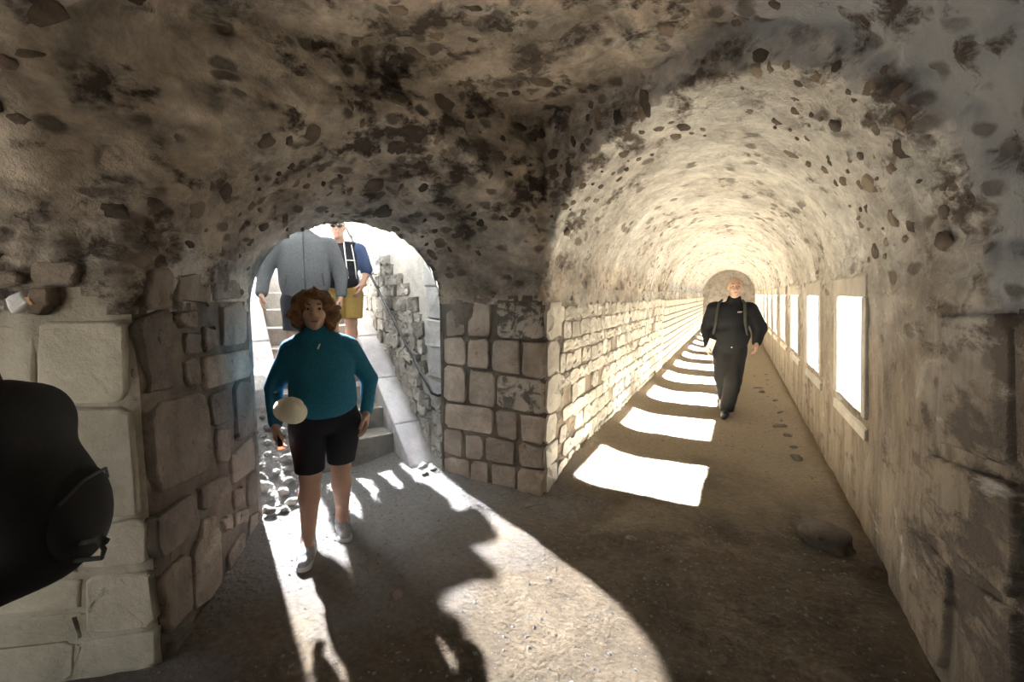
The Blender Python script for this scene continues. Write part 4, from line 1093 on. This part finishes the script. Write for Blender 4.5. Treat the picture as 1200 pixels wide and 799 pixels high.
# --- man in black walking down the tunnel
pC = ground(851, 491) * np.array([1.045, 1.045, 0]); rC = math.atan2(-pC[0], pC[1]) - math.radians(2)
mc = person((pC[0], pC[1], 0.0), rC, 'bald man in black jacket and trousers walking along the tunnel')
HC = (.03, -.05, 1.635); hp_, T = head_prims(HC, 1.04, .12)
body = hp_ + [('c', (.02, .0, 1.43), (.03, -.03, 1.55), .058, .056), ('e', (0, 0, 1.22), (.17, .11, .2)), ('e', (0, .01, .94), (.16, .12, .15)), ('c', (-.17, 0, 1.38), (.17, 0, 1.38), .05, .05),
    ('c', (-.21, 0, 1.37), (-.27, .06, 1.10), .05, .044), ('c', (-.27, .06, 1.10), (-.255, -.07, .90), .042, .030), ('c', (.21, 0, 1.37), (.31, .05, 1.13), .05, .044), ('c', (.31, .05, 1.13), (.30, -.07, .95), .042, .030),
    ('c', (-.09, 0, .88), (-.06, -.05, .48), .09, .06), ('c', (.09, 0, .88), (.06, -.16, .48), .09, .06), ('c', (-.06, -.05, .48), (-.05, .24, .18), .056, .036), ('c', (.06, -.16, .48), (.0, -.10, .09), .056, .036),
    ('c', (-.05, .24, .18), (-.05, .20, .08), .034, .028), ('c', (.0, -.10, .09), (-.01, -.22, .04), .036, .030)]
body += hand_prims((-.255, -.07, .90), (.05, -.3, -1), (1, 0, 0), (0, -1, 0), .7, 1.05) + hand_prims((.30, -.07, .95), (.0, -.5, -.9), (-1, 0, 0), (0, -1, 0), .6, 1.05)
part('body', mc, M_SKIN, body, .0085, k=.025)
eyes(mc, T, 1.04)
part('jacket', mc, M_BLACKJ, [('e', (0, -.01, 1.24), (.22, .155, .20)), ('e', (0, -.02, 1.03), (.225, .165, .19)), ('e', (0, -.01, .92), (.20, .15, .12)), ('c', (-.17, .005, 1.375), (.17, .005, 1.375), .078, .078),
    ('c', (-.21, 0, 1.365), (-.28, .06, 1.10), .088, .080), ('c', (-.28, .06, 1.10), (-.258, -.06, .915), .078, .052), ('c', (.21, 0, 1.365), (.325, .05, 1.13), .090, .086), ('c', (.325, .05, 1.13), (.302, -.06, .965), .084, .054), ('c', (.02, .005, 1.42), (.025, -.01, 1.52), .084, .074)],
    .010, [(0, 0, -1, -.86), (0, 0, 1, 1.53)], .035, .010, 8)
part('trousers', mc, M_BLACKT, [('e', (0, 0, .90), (.185, .145, .13)), ('c', (-.09, 0, .86), (-.065, -.05, .48), .115, .095), ('c', (.09, 0, .86), (.062, -.155, .48), .115, .100), ('c', (-.065, -.05, .48), (-.05, .23, .20), .095, .085), ('c', (.062, -.155, .48), (.005, -.10, .10), .098, .088)],
     .010, [(0, 0, -1, -.055), (0, 0, 1, .95)], .025, .012, 8)
for hl, to, dz2 in (((.0, -.07, 0), (-.02, -.34, 0), 0), ((-.05, .27, .06), (-.05, .05, .0), 0)):
    part('shoe', mc, M_SHOEB, shoe_prims(hl, to), .008, [(0, 0, -1, -.004)], .02)
for sx in (-1, 1):
    mesh_obj('pack_strap', *tube_mesh([(sx * .12, .06, 1.475), (sx * .145, -.07, 1.445), (sx * .155, -.148, 1.34), (sx * .165, -.158, 1.2), (sx * .19, -.12, 1.06), (sx * .21, .0, 1.02)], [.016, .018, .02, .018, .013, .012], 8), M_STRAP, mc, label='dark green-grey backpack strap')
part('backpack', mc, M_PACK, [('e', (0, .20, 1.20), (.16, .11, .24))], .014, (), .03, .008, 6)
# chest mark: three small white strokes
for i in range(3):
    x0 = .075 + .017 * i
    mesh_obj('chest_logo', *tube_mesh([(x0, -.166 + .003 * i, 1.325), (x0 + .006, -.166 + .003 * i, 1.338), (x0 + .018, -.163 + .003 * i, 1.340)], .0045, 6), M_WHITE, mc, label='small white chest logo')
mesh_obj('pocket_tag', *tube_mesh([(.035, -.150, .925), (.025, -.158, .885)], .009, 6), M_WHITE, mc, label='white tag at the jacket hem')
pm = empty('paper_leaflet', at(mc, (-.215, -.14, .90)), rC, 'folded white leaflet held in the hand of the man in black', 'leaflet')
def leaf():
    bm = bmesh.new()
    for k2, (ang, yo) in enumerate(((.25, 0), (-.15, -.012))):
        Mx = Matrix.Translation((0, yo, 0)) @ Matrix.Rotation(ang, 4, 'Z') @ Matrix.Rotation(.3, 4, 'Y')
        bmesh.ops.create_cube(bm, size=1, matrix=Mx @ Matrix.Diagonal((.085, .004, .17, 1)))
    return bm
bm_obj('sheet', leaf(), M_PAPER, pm)

# --- dark figure with a backpack at the left edge
dD = _F * 1.06 + _R * -1.53
md_ = person((dD[0], dD[1], 0.0), YAW + math.radians(-78), 'person in black carrying a backpack past the ashlar wall')
HC = (0, -.03, 1.66); hp_, T = head_prims(HC, 1.0)
body = hp_ + [('c', (0, .01, 1.45), (0, 0, 1.58), .058, .055), ('e', (0, 0, 1.24), (.17, .11, .2)), ('e', (0, .01, .95), (.16, .12, .15)), ('c', (-.17, 0, 1.40), (.17, 0, 1.40), .05, .05),
    ('c', (-.21, 0, 1.38), (-.26, .03, 1.10), .05, .044), ('c', (-.26, .03, 1.10), (-.25, -.10, .88), .042, .030), ('c', (.21, 0, 1.38), (.26, .03, 1.10), .05, .044), ('c', (.26, .03, 1.10), (.25, -.10, .88), .042, .030),
    ('c', (-.09, 0, .88), (-.09, -.03, .48), .09, .06), ('c', (.09, 0, .88), (.09, -.02, .48), .09, .06), ('c', (-.09, -.03, .48), (-.09, .02, .09), .056, .036), ('c', (.09, -.02, .48), (.09, .03, .09), .056, .036),
    ('c', (-.09, .02, .09), (-.09, -.10, .04), .034, .028), ('c', (.09, .03, .09), (.09, -.09, .04), .034, .028)]
body += hand_prims((-.25, -.10, .88), (0, -.2, -1), (1, 0, 0), (0, -1, 0), .4) + hand_prims((.25, -.10, .88), (0, -.2, -1), (-1, 0, 0), (0, -1, 0), .4)
part('body', md_, M_SKIN2, body, .010, k=.025)
eyes(md_, T, 1.0)
part('hair', md_, M_HAIRD, [('e', sub(HC, (0, .032, .045)), (.080, .094, .082)), ('E', sub(HC, (0, -.10, -.01)), (.09, .09, .10))], .010, (), .02, .006, 40)
part('jacket', md_, M_PACK, [('e', (0, -.01, 1.26), (.21, .15, .20)), ('e', (0, -.01, 1.04), (.21, .16, .19)), ('c', (-.17, .005, 1.40), (.17, .005, 1.40), .07, .07), ('c', (-.21, 0, 1.38), (-.265, .03, 1.10), .078, .066), ('c', (-.265, .03, 1.10), (-.252, -.09, .89), .064, .046),
    ('c', (.21, 0, 1.38), (.265, .03, 1.10), .078, .066), ('c', (.265, .03, 1.10), (.252, -.09, .89), .064, .046), ('c', (0, .005, 1.45), (0, 0, 1.50), .075, .07)], .012, [(0, 0, -1, -.84), (0, 0, 1, 1.51)], .03, .006, 8)
part('trousers', md_, M_PACK, [('e', (0, 0, .90), (.18, .14, .13)), ('c', (-.09, 0, .86), (-.09, -.03, .48), .11, .088), ('c', (.09, 0, .86), (.09, -.02, .48), .11, .088), ('c', (-.09, -.03, .48), (-.09, .02, .08), .088, .075), ('c', (.09, -.02, .48), (.09, .03, .08), .088, .075)], .012, [(0, 0, -1, -.05), (0, 0, 1, .95)], .02, .006, 8)
for sx in (-1, 1): part('shoe', md_, M_SHOEB, shoe_prims((sx * .09, .05, 0), (sx * .10, -.20, 0)), .009, [(0, 0, -1, -.004), (0, 0, 1, .12)], .02)
bk = empty('backpack', at(md_, (0, .15, .82)), YAW + math.radians(-78), 'large black backpack worn by the figure at the ashlar wall', 'backpack')
part('pack_body', bk, M_PACK, [('e', (0, .10, .24), (.165, .13, .27)), ('e', (0, .17, .16), (.15, .12, .18)), ('c', (-.10, .10, .40), (.10, .10, .40), .09, .09), ('c', (-.11, .10, .06), (.11, .10, .06), .08, .08)], .011, (), .05, .008, 6)
part('front_pocket', bk, M_PACK, [('e', (0, .245, .16), (.11, .06, .13))], .010, (), .03, .005, 8)
mesh_obj('pocket_zip', *tube_mesh([(-.09, .27, .22), (-.04, .296, .262), (.04, .296, .262), (.09, .27, .22)], .004, 6), M_STRAP, bk)
mesh_obj('side_strap', *tube_mesh([(.06, .26, .10), (.07, .33, .115), (.075, .345, .09), (.07, .335, .065), (.06, .27, .06)], .006, 6), M_STRAP, bk)
mesh_obj('buckle', *tube_mesh([(.07, .33, .118), (.078, .352, .110)], .011, 6), M_STRAP, bk)
mesh_obj('haul_loop', *tube_mesh([(-.04, .03, .49), (-.025, .04, .525), (.025, .04, .525), (.04, .03, .49)], .007, 6), M_STRAP, bk)
